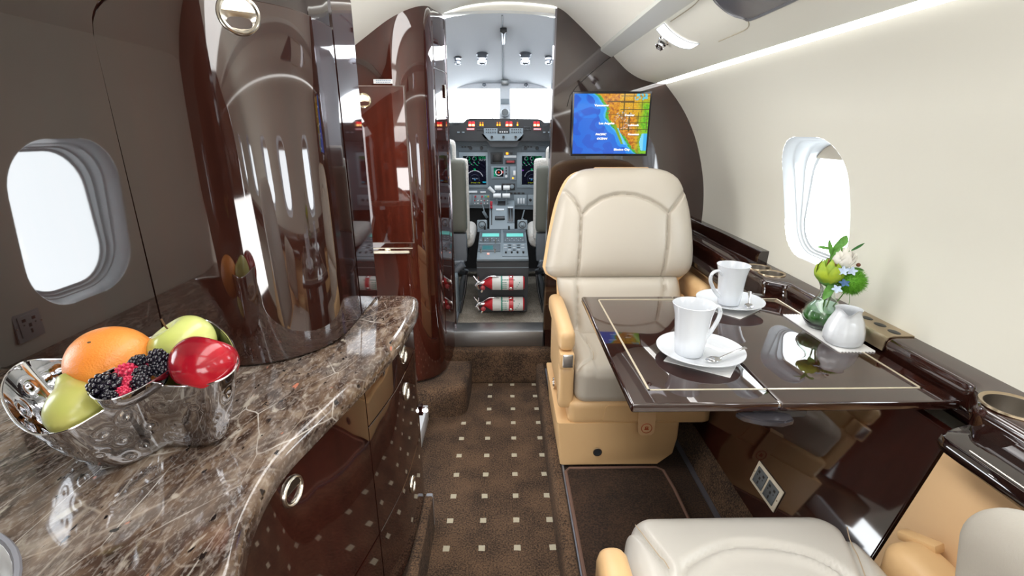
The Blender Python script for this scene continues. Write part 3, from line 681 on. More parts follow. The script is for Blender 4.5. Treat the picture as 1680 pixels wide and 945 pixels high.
# safety placard on the ceiling by the upper cabinet
t = thing('safety_placard', 'small white placard with red marks on the ceiling beside the upper cabinet', 'placard', at(580, 5, X=-.36))
c0 = at(580, 4, X=-.40); zz = zc(c0.x); 
c0 = Vector((-.31, 0, 0)); zz = zcw(-.31); rr_ = ray(578, 6); ky = (zz-HC)/rr_.z; c0 = Vector((0, 0, HC))+rr_*ky
for _ in range(12): ky = (zcw(c0.x)-HC)/rr_.z; c0 = Vector((0, 0, HC))+rr_*ky
t.location = c0
sl = (zcw(c0.x+.02)-zcw(c0.x-.02))/.04; xd = Vector((1, 0, sl)).normalized(); M = frame_M(c0-Vector((0, 0, .002)), xd, (0, -1, 0))
b = MB(); b.box((0, 0, 0), (.05, .09, .002), M=M, bev=.0006); b.build('plate', PAPER, t)
b = MB(); b.box((0, -.02, .0016), (.006, .035, .0006), M=M); b.box((0, -.036, .0016), (.014, .008, .0006), M=M); b.box((-.015, -.02, .0016), (.003, .05, .0006), M=M); b.box((.013, -.01, .0016), (.003, .05, .0006), M=M); b.build('print', mat('red_ink', '#d22a35', .5), t, smooth=False)

# ------------------------------------------------------------------ GALLEY
CZ = .73
edge = [(-.262, 1.243), (-.236, 1.228), (-.226, 1.19), (-.222, 1.12), (-.226, .98), (-.242, .86), (-.262, .76), (-.288, .645), (-.305, .55), (-.297, .457), (-.272, .372), (-.25, .25), (-.245, .12), (-.245, .012)]
es_ = [(p.x, p.y) for p in smooth_path([(x, y, 0) for x, y in edge], 6)]
out = es_+[(-.945, .012)]+[(-.945, 1.243)]
gc = thing('galley_worktop', 'brown marble galley worktop with pale veins and curved front edge', 'worktop', (-.6, .7, .69))
b = MB(); sc_ = (-.622, .262); hole = [(sc_[0]+.18*math.cos(-a), sc_[1]+.18*math.sin(-a)) for a in [2*PI*k/40 for k in range(40)]]
round_prism(b, out, .69, CZ, .016, (hole,), rb=.008); b.build('marble_slab', MARBLE, gc, angle=40)
sk = thing('sink', 'white round galley sink at the lower left corner of the worktop', 'sink', (sc_[0], sc_[1], .60))
b = MB(); b.lathe([(.1815, .1265), (.178, .129), (.174, .128), (.171, .12), (.16, .05), (.13, .02), (.02, .015)], c=(sc_[0], sc_[1], .60), cap0=False, seg=48); b.build('basin', mat('white_basin', '#f2f3f5', .2), sk)
b = MB(); b.lathe([(.1815, .1305), (.180, .133), (.176, .133), (.174, .129)], c=(sc_[0], sc_[1], .60), cap0=False, cap1=False, seg=60); b.build('rim', mat('grey_rim', '#7c7c84', .3), sk)
# lower cabinet
fac = [(-.50, 1.222), (-.27, 1.222), (-.252, 1.214), (-.243, 1.19), (-.239, 1.12), (-.242, .98), (-.258, .86), (-.278, .76), (-.304, .645), (-.321, .55), (-.313, .457), (-.288, .372), (-.266, .25), (-.262, .12), (-.262, .012)]
fp = [(p.x, p.y) for p in smooth_path([(x, y, 0) for x, y in fac], 8)]
gcab = thing('galley_cabinet', 'curved dark mahogany lower galley cabinet under the marble worktop', 'cabinet', (-.5, .7, .11))
fpi = []
for i in range(len(fp)):
    a = Vector(fp[max(i-1, 0)]); c = Vector(fp[min(i+1, len(fp)-1)]); d = (c-a).normalized(); nn = Vector((-d.y, d.x)); fpi.append((fp[i][0]-nn.x*(-.006) , fp[i][1]-nn.y*(-.006)))
# outward normal for path going toward -Y on right side is +X => (-d.y, d.x)=(1,0)
fpi = []
for i in range(len(fp)):
    a = Vector(fp[max(i-1, 0)]); c = Vector(fp[min(i+1, len(fp)-1)]); d = (c-a).normalized(); nn = Vector((-d.y, d.x)); fpi.append((fp[i][0]-nn.x*.006, fp[i][1]-nn.y*.006))
b = MB(); b.grid([[Vector((x, y, .125)), Vector((x, y, .688))] for x, y in fpi]); b.faces([Vector((x, y, .125)) for x, y in fpi]+[Vector((-.70, .012, .125)), Vector((-.70, 1.216, .125))], [tuple(range(len(fpi)+2))]); b.build('body', WOODE, gcab, recalc=False)
rev = fpi[::-1]  # going +Y so that path_panel's normal (d.y,-d.x) points +X
def seg_y(y0, y1): return [p for p in rev if y0 <= p[1] <= y1 and p[0] > -.33]
def gp_panel(name, y0, y1, z0, z1, lat=None):
    pth = seg_y(y0, y1)
    def pt(y):
        for a, c in zip(rev, rev[1:]):
            if a[1] <= y <= c[1] and c[1] > a[1]: t = (y-a[1])/(c[1]-a[1]); return (a[0]+(c[0]-a[0])*t, y)
        return rev[0]
    pth = [pt(y0)]+[p for p in pth if y0 < p[1] < y1]+[pt(y1)]
    b = MB(); path_panel(b, pth, z0, z1, .006); o = b.build(name, WOOD, gcab, angle=40)
    if lat:
        y, z, r = lat; a = Vector(pt(y-.01)); c = Vector(pt(y+.01)); d = (c-a).normalized(); nn = Vector((d.y, -d.x, 0)); p = pt(y)
        latch(o, (p[0]+nn.x*.006, p[1]+nn.y*.006, z), nn, (0, 0, 1), r)
    return o
SY = .815
gp_panel('drawer', SY+.0015, 1.192, .603, .687, (1.035, .651, .022))
gp_panel('door', SY+.0015, 1.192, .343, .600, (1.035, .553, .022))
gp_panel('door', SY+.0015, 1.192, .128, .340, (1.03, .287, .022))
gp_panel('door', .30, SY-.0015, .343, .687, (.592, .645, .024))
gp_panel('door', .30, SY-.0015, .128, .340)
gp_panel('door', .03, .297, .128, .687)
# end panel of cabinet facing forward
B('end_panel', WOOD, gcab, (-.40, 1.219, .405), (.26, .006, .565), bev=.002)
t = thing('step_light', 'small bright step light on the galley cabinet end by the aisle', 'light', (-.232, 1.205, .43))
lp = at(697, 671, Y=1.235)
t.location = lp; b = MB(); b.softbox(lp, (.014, .012, .012), .004, 3); b.build('housing', CHROME, t); b = MB(); b.softbox(lp+Vector((.002, -.008, 0)), (.016, .008, .009), .004, 3); b.build('lamp', mat('lamp_glow', '#ffffff', .5, emit='#ffffff', es=120), t)
b = MB(); b.box((lp.x-.02, 1.232, lp.z), (.03, .014, .03)); b.build('mount', WOODE, t)

# upper cabinet
uc = thing('upper_cabinet', 'tall glossy mahogany galley cabinet with large rounded corner standing on the worktop', 'cabinet', (-.65, 1.0, CZ))
up_path = [(-.945, .823), (-.505, .823)]+[(-.505+.157*math.sin(a), .98-.157*math.cos(a)) for a in [k*PI/2/20 for k in range(1, 21)]]+[(-.344, 1.06), (-.342, 1.22)]
upd = dens(up_path, .012)
z_uc = CZ+.002
b = MB(); b.grid([[Vector((x, y, z_uc)), Vector((x, y, zcw(x)+.0))] for x, y in upd]+[[Vector((-.345, 1.226, z_uc)), Vector((-.345, 1.226, zcw(-.345)))], [Vector((-.94, 1.226, z_uc)), Vector((-.94, 1.226, zcw(-.94)))]]); b.build('body', WOODE, uc, angle=40)
rc = Vector((-.562, 0, 1.285))
def topcurve(x): 
    if x <= -.617: return 1.285
    if x >= -.562: return 1.345
    return 1.285+math.sqrt(max(0, .055**2-(x+.562)**2))
xs_ = [-.945+(.945-.6215)*k/24 for k in range(25)]+[-.6215+.0005]+[-.617+.055*k/14 for k in range(15)]+[-.55, -.53, -.505]+[p[0] for p in up_path[2:22]]
pl_path = [(x, .823) for x in xs_[:44]]
def zlo(i):
    x = pl_path[i][0]; return z_uc+.002 if x <= -.6209 else topcurve(x)+.0045
b = MB(); path_panel(b, pl_path, zlo, lambda i: zcw(pl_path[i][0])-.002, .004); b.build('side_panel', WOODB, uc, angle=30)
dp = [(x, .823) for x in [-.617+.055*k/16 for k in range(17)]+[-.545, -.525]]+[p for p in upd if p[0] > -.5055 and p[1] < 1.08]
dp = [p for i, p in enumerate(dp) if i == 0 or (Vector(p)-Vector(dp[i-1])).length > .002]
b = MB(); path_panel(b, dp, z_uc+.002, lambda i: topcurve(dp[i][0]), .004); dd = b.build('door', WOODB, uc, angle=40)
latch(dd, (-.401+.0, .0, 1.315), (0, -1, 0), (0, 0, 1), .027) if False else None
# latch sits on the curve
lc = min(range(len(dp)), key=lambda i: abs(dp[i][0]-(-.428))); pp = dp[lc]; nn = (Vector(dp[lc+1])-Vector(dp[lc-1])).normalized(); nn = Vector((nn.y, -nn.x, 0))
rr_ = ray(386, 25); best = None
for i in range(1, len(dp)-1):
    for zz in [1.25+.004*k for k in range(25)]:
        v = Vector((dp[i][0], dp[i][1], zz-HC)); e = (v.normalized()-rr_.normalized()).length
        if best is None or e < best[0]: best = (e, i, zz)
_, li, lz = best; nn = (Vector(dp[li+1])-Vector(dp[li-1])).normalized(); nn = Vector((nn.y, -nn.x, 0))
latch(dd, Vector((dp[li][0], dp[li][1], lz))+nn*.005, nn, (0, 0, 1), .031)
sp_ = [p for p in upd if p[1] > 1.083]
b = MB(); path_panel(b, sp_, z_uc+.002, 1.43, .003); b.build('end_panel', WOOD, uc, angle=40)
b = MB(); path_panel(b, sp_, 1.433, 1.52, .003); b.build('end_panel', WOOD, uc, angle=40)
B('back_plate', WOODE, uc, (-.344, 1.2285, 1.08), (.006, .004, .69))
# power socket on the left wall
ls = Vector((fL(.785)+.001, .735, .785))
t = thing('power_socket', 'square grey power socket low on the left wall beside the oval window', 'socket', ls)
socket(t, ls, (1, 0, -.05), (0, 0, 1), .056, .060, mat('pale_socket_grey', '#aab2b6', .35), (0,))

# ------------------------------------------------------------------ TABLE
TZ = .70
tb = thing('folding_table', 'glossy dark mahogany folding table with thin pale metal inlay line', 'table', (.5, 1.0, .60))
def leaf(x0, x1, y0, y1, name):
    b = MB(); b.box(((x0+x1)/2, (y0+y1)/2, TZ-.009), (x1-x0, y1-y0, .018), bev=.004, seg=3); return b.build(name, WOODT, tb)
l1 = leaf(.219, .4785, .731, 1.302, 'table_leaf'); l2 = leaf(.4805, .800, .731, 1.302, 'table_leaf')
def inl(par, pts):
    b = MB()
    for a, c in zip(pts, pts[1:]):
        a = Vector(a); c = Vector(c); m = (a+c)/2; d = c-a; b.box((m.x, m.y, TZ+.0003), (abs(d.x)+.0042 if abs(d.x) > .001 else .0042, abs(d.y)+.0042 if abs(d.y) > .001 else .0042, .0008))
    b.build('inlay', GOLDINLAY, par, smooth=False)
inl(l1, [(.476, .778), (.262, .778), (.262, 1.275), (.476, 1.275)]); inl(l2, [(.483, .778), (.765, .778), (.765, 1.275), (.483, 1.275)])
B('table_hinge', CHROME, tb, (.4795, .738, TZ-.007), (.006, .012, .010), bev=.002)
b = MB(); hp = [(.405, .738), (.415, .722), (.44, .71), (.475, .704), (.497, .712), (.50, .728), (.492, .735), (.47, .74)]
b.prism([Vector((x, y, .667)) for x, y in hp], (0, 0, .012)); bmesh.ops.bevel(b.bm, geom=b.bm.edges[:], offset=.003, segments=2, affect='EDGES'); b.build('release_lever', mat('grey_lever', '#4a484e', .2, .6), tb)
B('support_arm', DGREY, tb, (.50, 1.0, .668), (.09, .5, .024), bev=.006)
B('support_arm', DGREY, tb, (.68, 1.0, .665), (.26, .10, .024), bev=.006)

# ------------------------------------------------------------------ SEATS
def grooves(poly_list, p, sig=.0045):
    best = 9
    for pl in poly_list:
        for a, c in zip(pl, pl[1:]):
            ab = c-a; t = max(0, min(1, (p-a).dot(ab)/max(ab.dot(ab), 1e-12))); d = (a+ab*t-p).length
            if d < best: best = d
    return best
def cushion(b, rows, o, ex, ey, thick, seams, nu=64, nv=56, back=.035, pw=5, crown=.0, gd=.013):
    """pillow on a plane: o origin, ex, ey in-plane axes, rows=[(v,ul,ur)]"""
    o = Vector(o); ex = Vector(ex).normalized(); ey = Vector(ey).normalized(); nz = ex.cross(ey)
    vs = [r[0] for r in rows]; L = [(r[0], r[1]) for r in rows]; R = [(r[0], r[2]) for r in rows]; v0, v1 = vs[0], vs[-1]
    def pos(i, j, side):
        tv = -math.cos(PI*i/nv); v = (v0+v1)/2+(v1-v0)/2*tv; l = interp(L, v); r = interp(R, v); tu = -math.cos(PI*j/nu); u = (l+r)/2+(r-l)/2*tu
        e = max(0, (1-abs(tu)**pw))**.5*max(0, (1-abs(tv)**pw))**.5
        if side > 0:
            h = thick*e+crown*(1-tu*tu)*(1-tv*tv)
            if e > .05 and seams: d = grooves(seams, Vector((u, v))); h -= gd*math.exp(-(d/.0055)**2)*min(1, e*1.5)-.0 ; h += .006*(1-math.exp(-d/.03))*e
        else: h = -back*e
        return o+ex*u+ey*v+nz*h
    F = b.grid([[pos(i, j, 1) for j in range(nu+1)] for i in range(nv+1)]); G = b.grid([[pos(i, j, -1) for j in range(nu+1)] for i in range(nv+1)])
    bmesh.ops.remove_doubles(b.bm, verts=b.bm.verts[:], dist=.0002)
fs = thing('cabin_seat', 'cream and tan leather cabin seat facing the table, back against the dark bulkhead', 'seat', (.42, 1.55, .11))
BO = Vector((0, 1.655, .42)); BE = Vector((0, .27, 1)).normalized(); BX = Vector((1, 0, 0)); BN = BX.cross(BE)
def bk(px, py):
    p = atp(px, py, BO, BN); return Vector((p.x, (p-BO).dot(BE)))
def rows_from(pl, pr, n=24):
    A = [bk(*p) for p in pl]; C = [bk(*p) for p in pr]
    A = smooth_path([(p.x, p.y, 0) for p in A], 5); C = smooth_path([(p.x, p.y, 0) for p in C], 5)
    lo = max(A[0].y, C[0].y); hi = min(A[-1].y, C[-1].y); out = []
    for k in range(n+1):
        t = k/n; v = lo+(hi-lo)*(.5-.5*math.cos(PI*t)); out.append((v, interp([(p.y, p.x) for p in A], v), interp([(p.y, p.x) for p in C], v)))
    return out
upL = [(918, 456), (903, 452), (895, 441), (897, 425), (903, 387), (915, 333), (928, 301), (940, 286), (955, 279), (978, 276)]
upR = [(1110, 456), (1124, 450), (1133, 436), (1135, 415), (1134, 387), (1128, 339), (1115, 301), (1102, 287), (1087, 280), (1066, 276)]
seams = [[bk(950, 355), bk(948, 400), bk(945, 456)], [bk(1088, 352), bk(1087, 400), bk(1081, 456)],
         [bk(950, 355), bk(962, 342), bk(982, 329), bk(1000, 323.5), bk(1016, 322), bk(1035, 324), bk(1056, 331), bk(1074, 341), bk(1088, 352)],
         [bk(950, 355), bk(946, 343), bk(938, 329), bk(926, 316), bk(915, 311)], [bk(1088, 352), bk(1098, 341), bk(1110, 325), bk(1121, 314), bk(1130, 306)]]
b = MB(); cushion(b, rows_from(upL, upR), BO, BX, BE, .055, seams, 170, 150, pw=7, crown=.012); bkc = b.build('backrest', LEATHER, fs, angle=80)
def seam_tubes(par, seams, o, ex, ey, h, r=.0011):
    b = MB(); nz = ex.cross(ey)
    for s in seams: b.tube([o+ex*p.x+ey*p.y+nz*h for p in s], r, 6)
    return b.build('seam', SEAM, par)
loL = [(932, 535), (922, 500), (915, 470), (913, 452)]; loR = [(1118, 535), (1116, 500), (1113, 470), (1108, 452)]
seams2 = [[bk(945, 452), bk(945, 535)], [bk(1084, 452), bk(1084, 535)]]
b = MB(); cushion(b, rows_from([(935, 560)]+loL, [(1118, 560)]+loR), BO-BN*.0, BX, BE, .050, seams2, 60, 40, pw=7); b.build('lumbar_cushion', LEATHER, fs, angle=80)
b = MB(); shl = [(r[0], r[1]-.010, r[2]+.006) for r in rows_from(upL, upR)]; shl = [(-.05, .20, .69)]+[(shl[0][0]-.01, shl[0][1], shl[0][2])]+shl+[(shl[-1][0]+.006, shl[-1][1]+.01, shl[-1][2]-.01)]
cushion(b, shl, BO-BN*.012, BX, BE, .004, [], 40, 40, back=.07, pw=6); b.build('back_shell', TAN, fs, angle=80)
# seat cushion
def cdisp(p, h):
    d = Vector((0, 0, 0))
    if p.z > 0:
        u = Vector((p.x, p.y)); dd = grooves(SC, u); d.z -= .007*math.exp(-(dd/.006)**2); d.z += .012*(1-(p.x/h.x)**2)*(1-(p.y/h.y)**2)
        if abs(p.x) > h.x*.72: d.z += .006
    return d
SC = [[Vector((s_*v.x, v.y)) for v in smooth_path([(.165, .19, 0), (.158, .08, 0), (.145, -.02, 0), (.142, -.06, 0), (.155, -.11, 0), (.205, -.155, 0)], 4)] for s_ in (-1, 1)]
b = MB(); b.softbox((.435, 1.515, .385), (.43, .36, .125), .035, 80, disp=cdisp); b.build('seat_cushion', LEATHER, fs, angle=80)
b = MB(); b.tube([Vector((.435+p.x, 1.515+p.y, .4475)) for p in SC[0][:19]], .0009, 5); b.build('seam', SEAM, fs)
# apron and base
b = MB(); b.softbox((.43, 1.535, .293), (.46, .40, .085), .018, 8); b.build('seat_apron', TAN, fs, angle=60)
ap = [(.31, .268), (.315, .318), (.325, .325), (.52, .325), (.53, .318), (.535, .268)]
b = MB(); b.prism([Vector((x, 1.333, z)) for x, z in ap], (0, .006, 0)); bmesh.ops.bevel(b.bm, geom=b.bm.edges[:], offset=.002, segments=2, affect='EDGES'); b.build('front_flap', TAN, fs)
b = MB(); bp = [(.178, .112), (.50, .112), (.545, .150), (.56, .20), (.56, .26), (.178, .26)]
rings = []
for y, s in ((1.322, .97), (1.328, 1), (1.5, 1.0), (1.74, 1.0), (1.75, .98)): rings.append([Vector((.37+(x-.37)*s-(.012 if z > .25 and x < .2 else 0), y+ (0.0 if z < .2 else .012), z)) for x, z in bp])
b.loft(rings, True, True); bmesh.ops.bevel(b.bm, geom=[e for e in b.bm.edges if e.is_manifold and e.calc_face_angle(0) > .6], offset=.010, segments=3, affect='EDGES'); b.build('seat_base', TAN, fs, angle=50)
bz = atp(980, 741, (0, 1.322, 0), (0, 1, 0)); b = MB(); Mb = frame_M(bz, (1, 0, 0), (0, 0, 1)); b.lathe([(.0145, 0), (.014, .003), (.0115, .003), (.0105, -.002), (.001, -.002)], M=Mb, cap0=False, seg=24); b.build('round_vent', DGREY, fs)
b = MB(); b.lathe([(.0150, .0005), (.0146, .0038), (.0120, .0038)], M=Mb, cap0=False, cap1=False, seg=24); b.build('vent_ring', CHROME, fs)
b = MB(); Ms = frame_M((.176, 1.56, .28), (0, -1, 0), (0, 0, 1)); b.lathe([(.02, 0), (.019, .003), (.012, .003), (.01, .001), (.001, .001)], M=Ms, cap0=False, seg=20); b.build('side_knob', CHROME, fs)
# strap with red symbol
b = MB(); sx = .447; st = [(1.330, .345), (1.3225, .338), (1.3205, .30), (1.3165, .255), (1.3150, .238), (1.3150, .228)]
b.loft([[Vector((x, y-o, z)) for x, o in ((sx-.027*(1, 1, 1, 1, .92, .6)[k], 0), (sx+.027*(1, 1, 1, 1, .92, .6)[k], 0), (sx+.027*(1, 1, 1, 1, .92, .6)[k], .003), (sx-.027*(1, 1, 1, 1, .92, .6)[k], .003))] for k, (y, z) in enumerate(st)], True, True)
stp = b.build('pull_strap', TANP, fs)
RED = mat('red_print', '#c4502a', .5); Mr = frame_M((sx, 1.3118, .254), (1, 0, 0), (0, 0, 1)); b = MB()
b.tube([Mr @ Vector((.0165*math.cos(a), .0165*math.sin(a), .0)) for a in [2*PI*k/28 for k in range(29)]], .0011, 5)
b.box((0, .002, 0), (.010, .008, .001), M=Mr); b.box((0, -.004, 0), (.014, .0022, .001), M=Mr); b.build('red_symbol', RED, stp, smooth=False)
b = MB(); b.box((0, .003, .0012), (.004, .003, .0004), M=Mr); b.build('symbol_hole', TAN, stp, smooth=False)
# left armrest
def armrest(par, x, y0, y1, z0, z1, w, name='armrest', box=True):
    b = MB(); b.softbox((x, (y0+y1)/2, z1-.035), (w, y1-y0, .07), .022, 8, disp=lambda p, h: Vector((0, 0, .006*(1-(p.y/h.y)**2) if p.z > 0 else 0))); a = b.build(name, TAN, par, angle=80)
    b = MB(); b.softbox((x+.002, y0+.028, (z0+z1-.12)/2), (w*.94, .055, z1-.12-z0), .015, 8); b.softbox((x, (y0+y1)/2+.02, (z0+z1)/2-.03), (w*.6, y1-y0-.06, z1-z0-.06), .012, 6); b.build('armrest_front', TAN, a, angle=60)
    b = MB(); b.box((x, y0+.012, z1-.095), (w*.86, .045, .052), bev=.005); b.build('armrest_back_plate', TAN, a)
    b = MB(); b.box((x+.002, y0-.006, z1-.093), (w*.62, .014, .044), bev=.004, seg=3); b.build('recline_button', mat('button_nickel', '#c9c7c3', .32, .9) if 'button_nickel' not in MATS else MATS['button_nickel'], a)
    return a
armrest(fs, .190, 1.345, 1.72, .305, .572, .052)
b = MB(); b.softbox((.652, 1.56, .53), (.05, .34, .08), .022, 8); b.build('armrest', TAN, fs, angle=80)

# near seat
ns = thing('cabin_seat', 'pale cream leather cabin seat in the foreground, its cushion front facing the table', 'seat', (.43, .45, .11))
def lc2(pts): return [Vector((v.x-.415, v.y-.500)) for v in smooth_path([(lambda q: (q.x, q.y, 0))(at(x, y, Z=.476)) for x, y in pts], 4)]
SC = [lc2([(1014, 852), (1045, 876), (1082, 914), (1101, 945), (1112, 990), (1114, 1060)]), lc2([(1407, 852), (1399, 885), (1417, 945), (1440, 1000), (1465, 1060)]),
      lc2([(1098, 990), (1117, 945), (1130, 927), (1180, 902), (1238, 897), (1313, 909), (1367, 932), (1405, 965)])]
def cdisp2(p, h):
    d = Vector((0, 0, 0))
    if p.z > 0:
        u = Vector((p.x, p.y)); dd = grooves(SC, u); d.z -= .012*math.exp(-(dd/.006)**2)
        ins = grooves(SC[2:], u); core = p.y < .135-5*p.x*p.x
        d.z += .012*(1-(p.x/h.x)**2)*(1-(p.y/h.y)**2)-(.008*min(1, ins/.03) if core else 0)
    if p.y > .1 : d.x -= p.x*.10*((p.y-.1)/.1)**2
    return d
b = MB(); b.softbox((.415, .500, .412), (.43, .46, .13), .045, 84, disp=cdisp2); b.build('seat_cushion', LEATHERW, ns, angle=80)
b = MB()
for s in SC[:2]: b.tube([Vector((.415+p.x*(1-.10*(max(0, p.y-.1)/.1)**2), .500+p.y, .4805-(0 if p.y < .12 else .004))) for p in s[2:12]], .0009, 5)
b.build('seam', SEAM, ns, kind='stuff')
b = MB(); b.softbox((.43, .46, .30), (.44, .42, .08), .018, 6); b.build('seat_apron', TAN, ns, angle=60)
b = MB(); b.softbox((.40, .45, .19), (.36, .40, .16), .02, 6); b.build('seat_base', TAN, ns, angle=60)
armrest(ns, .168, .34, .628, .30, .515, .05) if False else None
b = MB(); b.softbox((.172, .46, .47), (.052, .33, .075), .022, 8); a = b.build('armrest', TAN, ns, angle=80)
b = MB(); b.softbox((.172, .60, .37), (.05, .05, .16), .014, 6); b.build('armrest_front', TAN, a, angle=60)
b = MB(); b.softbox((.674, .50, .462), (.085, .27, .09), .030, 12, M=Matrix.Rotation(.04, 4, 'Z')); a = b.build('armrest', TAN, ns, angle=80)
b = MB(); b.box((.690, .625, .500), (.024, .06, .016), rot=(-.35, 0, .30), bev=.004); b.build('pull_tab', TAN, a)
# near backrest with wing
NBO = Vector((.425, .20, .44)); NBE = Vector((0, -.35, 1)).normalized(); NBX = Vector((-1, 0, 0))
rw = [(-.02, -.17, .17), (0, -.20, .20), (.04, -.215, .215), (.2, -.235, .235), (.4, -.225, .225), (.5, -.20, .20), (.55, -.16, .16), (.57, -.10, .10)]
b = MB(); cushion(b, rw, NBO, NBX, NBE, .05, [], 40, 40, back=.08, pw=6); b.build('backrest', LEATHERW, ns, angle=80)
wg = MB(); Mw = Matrix.Rotation(math.radians(-24), 4, 'Z') @ Matrix.Rotation(math.radians(-22), 4, 'X')
wg.softbox((.600, .375, .628), (.12, .24, .22), .055, 16, M=Mw); wo = wg.build('backrest_wing', GREYLEATHER, ns, angle=80)
b = MB(); b.tube([Vector((.600, .375, .628))+Mw @ Vector((-.0603, .062-.012*k, -.03+.006*k)) for k in range(11)], .0014, 6); b.build('seam', mat('brown_stitch', '#6d5138', .8), wo)

# ------------------------------------------------------------------ MONITOR
SX0, SX1, SZ0, SZ1, SY_ = .283, .588, 1.060, 1.292, 2.075
mo = thing('monitor', 'flat monitor showing a coloured relief map of western North America on the dark bulkhead', 'monitor', ((SX0+SX1)/2, 2.09, SZ0))
B('bezel', mat('screen_bezel', '#2a2a2e', .2, .3), mo, ((SX0+SX1)/2, 2.089, (SZ0+SZ1)/2), (SX1-SX0+.016, .022, SZ1-SZ0+.018), bev=.003)
def img_mesh(name, W, Hh, fn, o, xd, yd, w, h, parent, es=1.0, base=None):
    me = bpy.data.meshes.new(name); vs = []; fcs = []
    xd = Vector(xd); yd = Vector(yd); o = Vector(o)
    off = Vector((0, 0, 0)); q = parent
    while q is not None: off += q.location; q = q.parent
    for j in range(Hh+1):
        for i in range(W+1): vs.append(o+xd*(w*i/W)+yd*(h*j/Hh)-off)
    for j in range(Hh):
        for i in range(W): a = j*(W+1)+i; fcs.append((a, a+1, a+W+2, a+W+1))
    me.from_pydata(vs, [], fcs)
    ca = me.color_attributes.new('picture', 'FLOAT_COLOR', 'CORNER'); buf = []
    for j in range(Hh):
        for i in range(W):
            c = fn((i+.5)/W, (j+.5)/Hh); buf += list(c)*4
    ca.data.foreach_set('color', buf)
    m = bpy.data.materials.new(name); m.use_nodes = True; nt = m.node_tree; bs = nt.nodes['Principled BSDF']; at_ = nt.nodes.new('ShaderNodeAttribute'); at_.attribute_name = 'picture'
    bs.inputs['Base Color'].default_value = (.01, .01, .01, 1); bs.inputs['Roughness'].default_value = .12
    nt.links.new(at_.outputs['Color'], bs.inputs['Emission Color']); bs.inputs['Emission Strength'].default_value = es
    me.materials.append(m); ob = bpy.data.objects.new(name, me); COL.objects.link(ob); ob.parent = parent; return ob
from mathutils import noise as NZ
COAST = [(0, .26), (.05, .32), (.10, .345), (.14, .37), (.20, .41), (.24, .44), (.28, .43), (.34, .42), (.40, .43), (.46, .47), (.52, .50), (.58, .545), (.64, .60), (.70, .66), (.76, .70), (.82, .73), (.88, .755), (.94, .80), (1, .86)]
def mapcol(u, v):
    t = 1-v; n = NZ.noise(Vector((u*9, t*9, 1.3))); n2 = NZ.noise(Vector((u*30, t*24, 4.1))); n3 = NZ.noise(Vector((u*70, t*55, 9.1)))
    c = interp(COAST, t)+.008*n2
    d = u-c
    gulf = t > .66 and u > .90-.0+.35*abs(t-.80)**1.3+.0*n and t < .95
    baja = .50 < t < .83 and abs(u-(.555+(t-.52)*.36)) < .016*(1-(t-.5)*1.2)+.006
    cort = .56 < t < .84 and abs(u-(.59+(t-.56)*.40)) < .013+.01*(t-.56)
    if cort and not baja: return lin('#6fd0f5')
    if baja: return lin('#7aa81e')
    if gulf: return lin('#7fd8f0') if u < .95 else lin('#3fb4f0')
    lake = t < .10 and .80 < u < .97 and n2 > .02
    if lake: return lin('#5fc6dc')
    if d < 0:
        if d > -.025: return lin('#3fb2f2')
        if d > -.10-.05*n: return lin('#1790ee')
        s = '#0a78e6' if (n > -.05 and t < .4) else ('#0557cf' if n < -.15 else '#0668dc')
        return lin(s)
    # grid of state borders
    if u > .62 and t < .62 and (abs((t*9.0+.2) % 1-.5) < .045 or abs((u*8.3+.35*(t > .3)) % 1-.5) < .045) : return lin('#5a4a12')
    if .44 < u < .8 and .10 < t < .60 and (abs(t-.34) < .006 or abs(u-.66) < .005 or abs(t-.125) < .006): return lin('#6a4a10')
    if d < .035+.02*n2: return lin('#4fb02a') if n2 > -.1 else lin('#2f9a3a')
    snow = (.55 < u < .78 and .22 < t < .58 and n3 > .18 and n > -.15)
    if snow: return lin('#c9c6c0') if n2 > 0 else lin('#9a8a78')
    g = smst(.80, .97, u+.05*n)*smst(.02, .2, t+.0)
    g = max(g, smst(.52, .7, t)*smst(.84, .92, u))
    k = .5+.5*n2+.25*n3
    col = [lin('#a85a10'), lin('#cf8410'), lin('#e0a012')][0 if k < .38 else 1 if k < .62 else 2]
    if t < .35 and u > .60: col = lin('#d79a12') if n3 < .1 else lin('#e3b422')
    gr = lin('#7fc413') if n2 > 0 else lin('#5fae16')
    return tuple(col[i]*(1-g)+gr[i]*g for i in range(4))
scr = img_mesh('screen', 128, 96, mapcol, (SX0, 2.0765, SZ0), (1, 0, 0), (0, 0, 1), SX1-SX0, SZ1-SZ0, mo, 1.0)
WH = mat('screen_white', '#ffffff', .5, emit='#ffffff', es=1.0); SHD = mat('screen_black', '#101010', .5)
for s, u, v, sz in (('Vancouver', .27, .795, .0130), ('Denver', .68, .635, .0125), ('Los Angeles', .34, .50, .0125), ('Lubbock', .73, .47, .0125), ('Houston', .74, .315, .0125), ('PACIFIC', .30, .315, .0118), ('OCEAN', .32, .243, .0118), ('Mexico City', .56, .055, .0130)):
    M = frame_M((SX0+(SX1-SX0)*u, 2.0755, SZ0+(SZ1-SZ0)*v), (1, 0, 0), (0, 0, 1)) @ Matrix.Diagonal((1.12, 1, 1, 1))
    if s in ('PACIFIC', 'OCEAN'): M = M @ Matrix(((1, .25, 0, 0), (0, 1, 0, 0), (0, 0, 1, 0), (0, 0, 0, 1)))
    text_mesh(s, sz*.93, WH, M, scr, bold=.00015); M2 = M.copy(); M2.translation += Vector((.0012, .0003, -.0012)); text_mesh(s, sz*.93, SHD, M2, scr, 'lettering_shadow', bold=.0003)

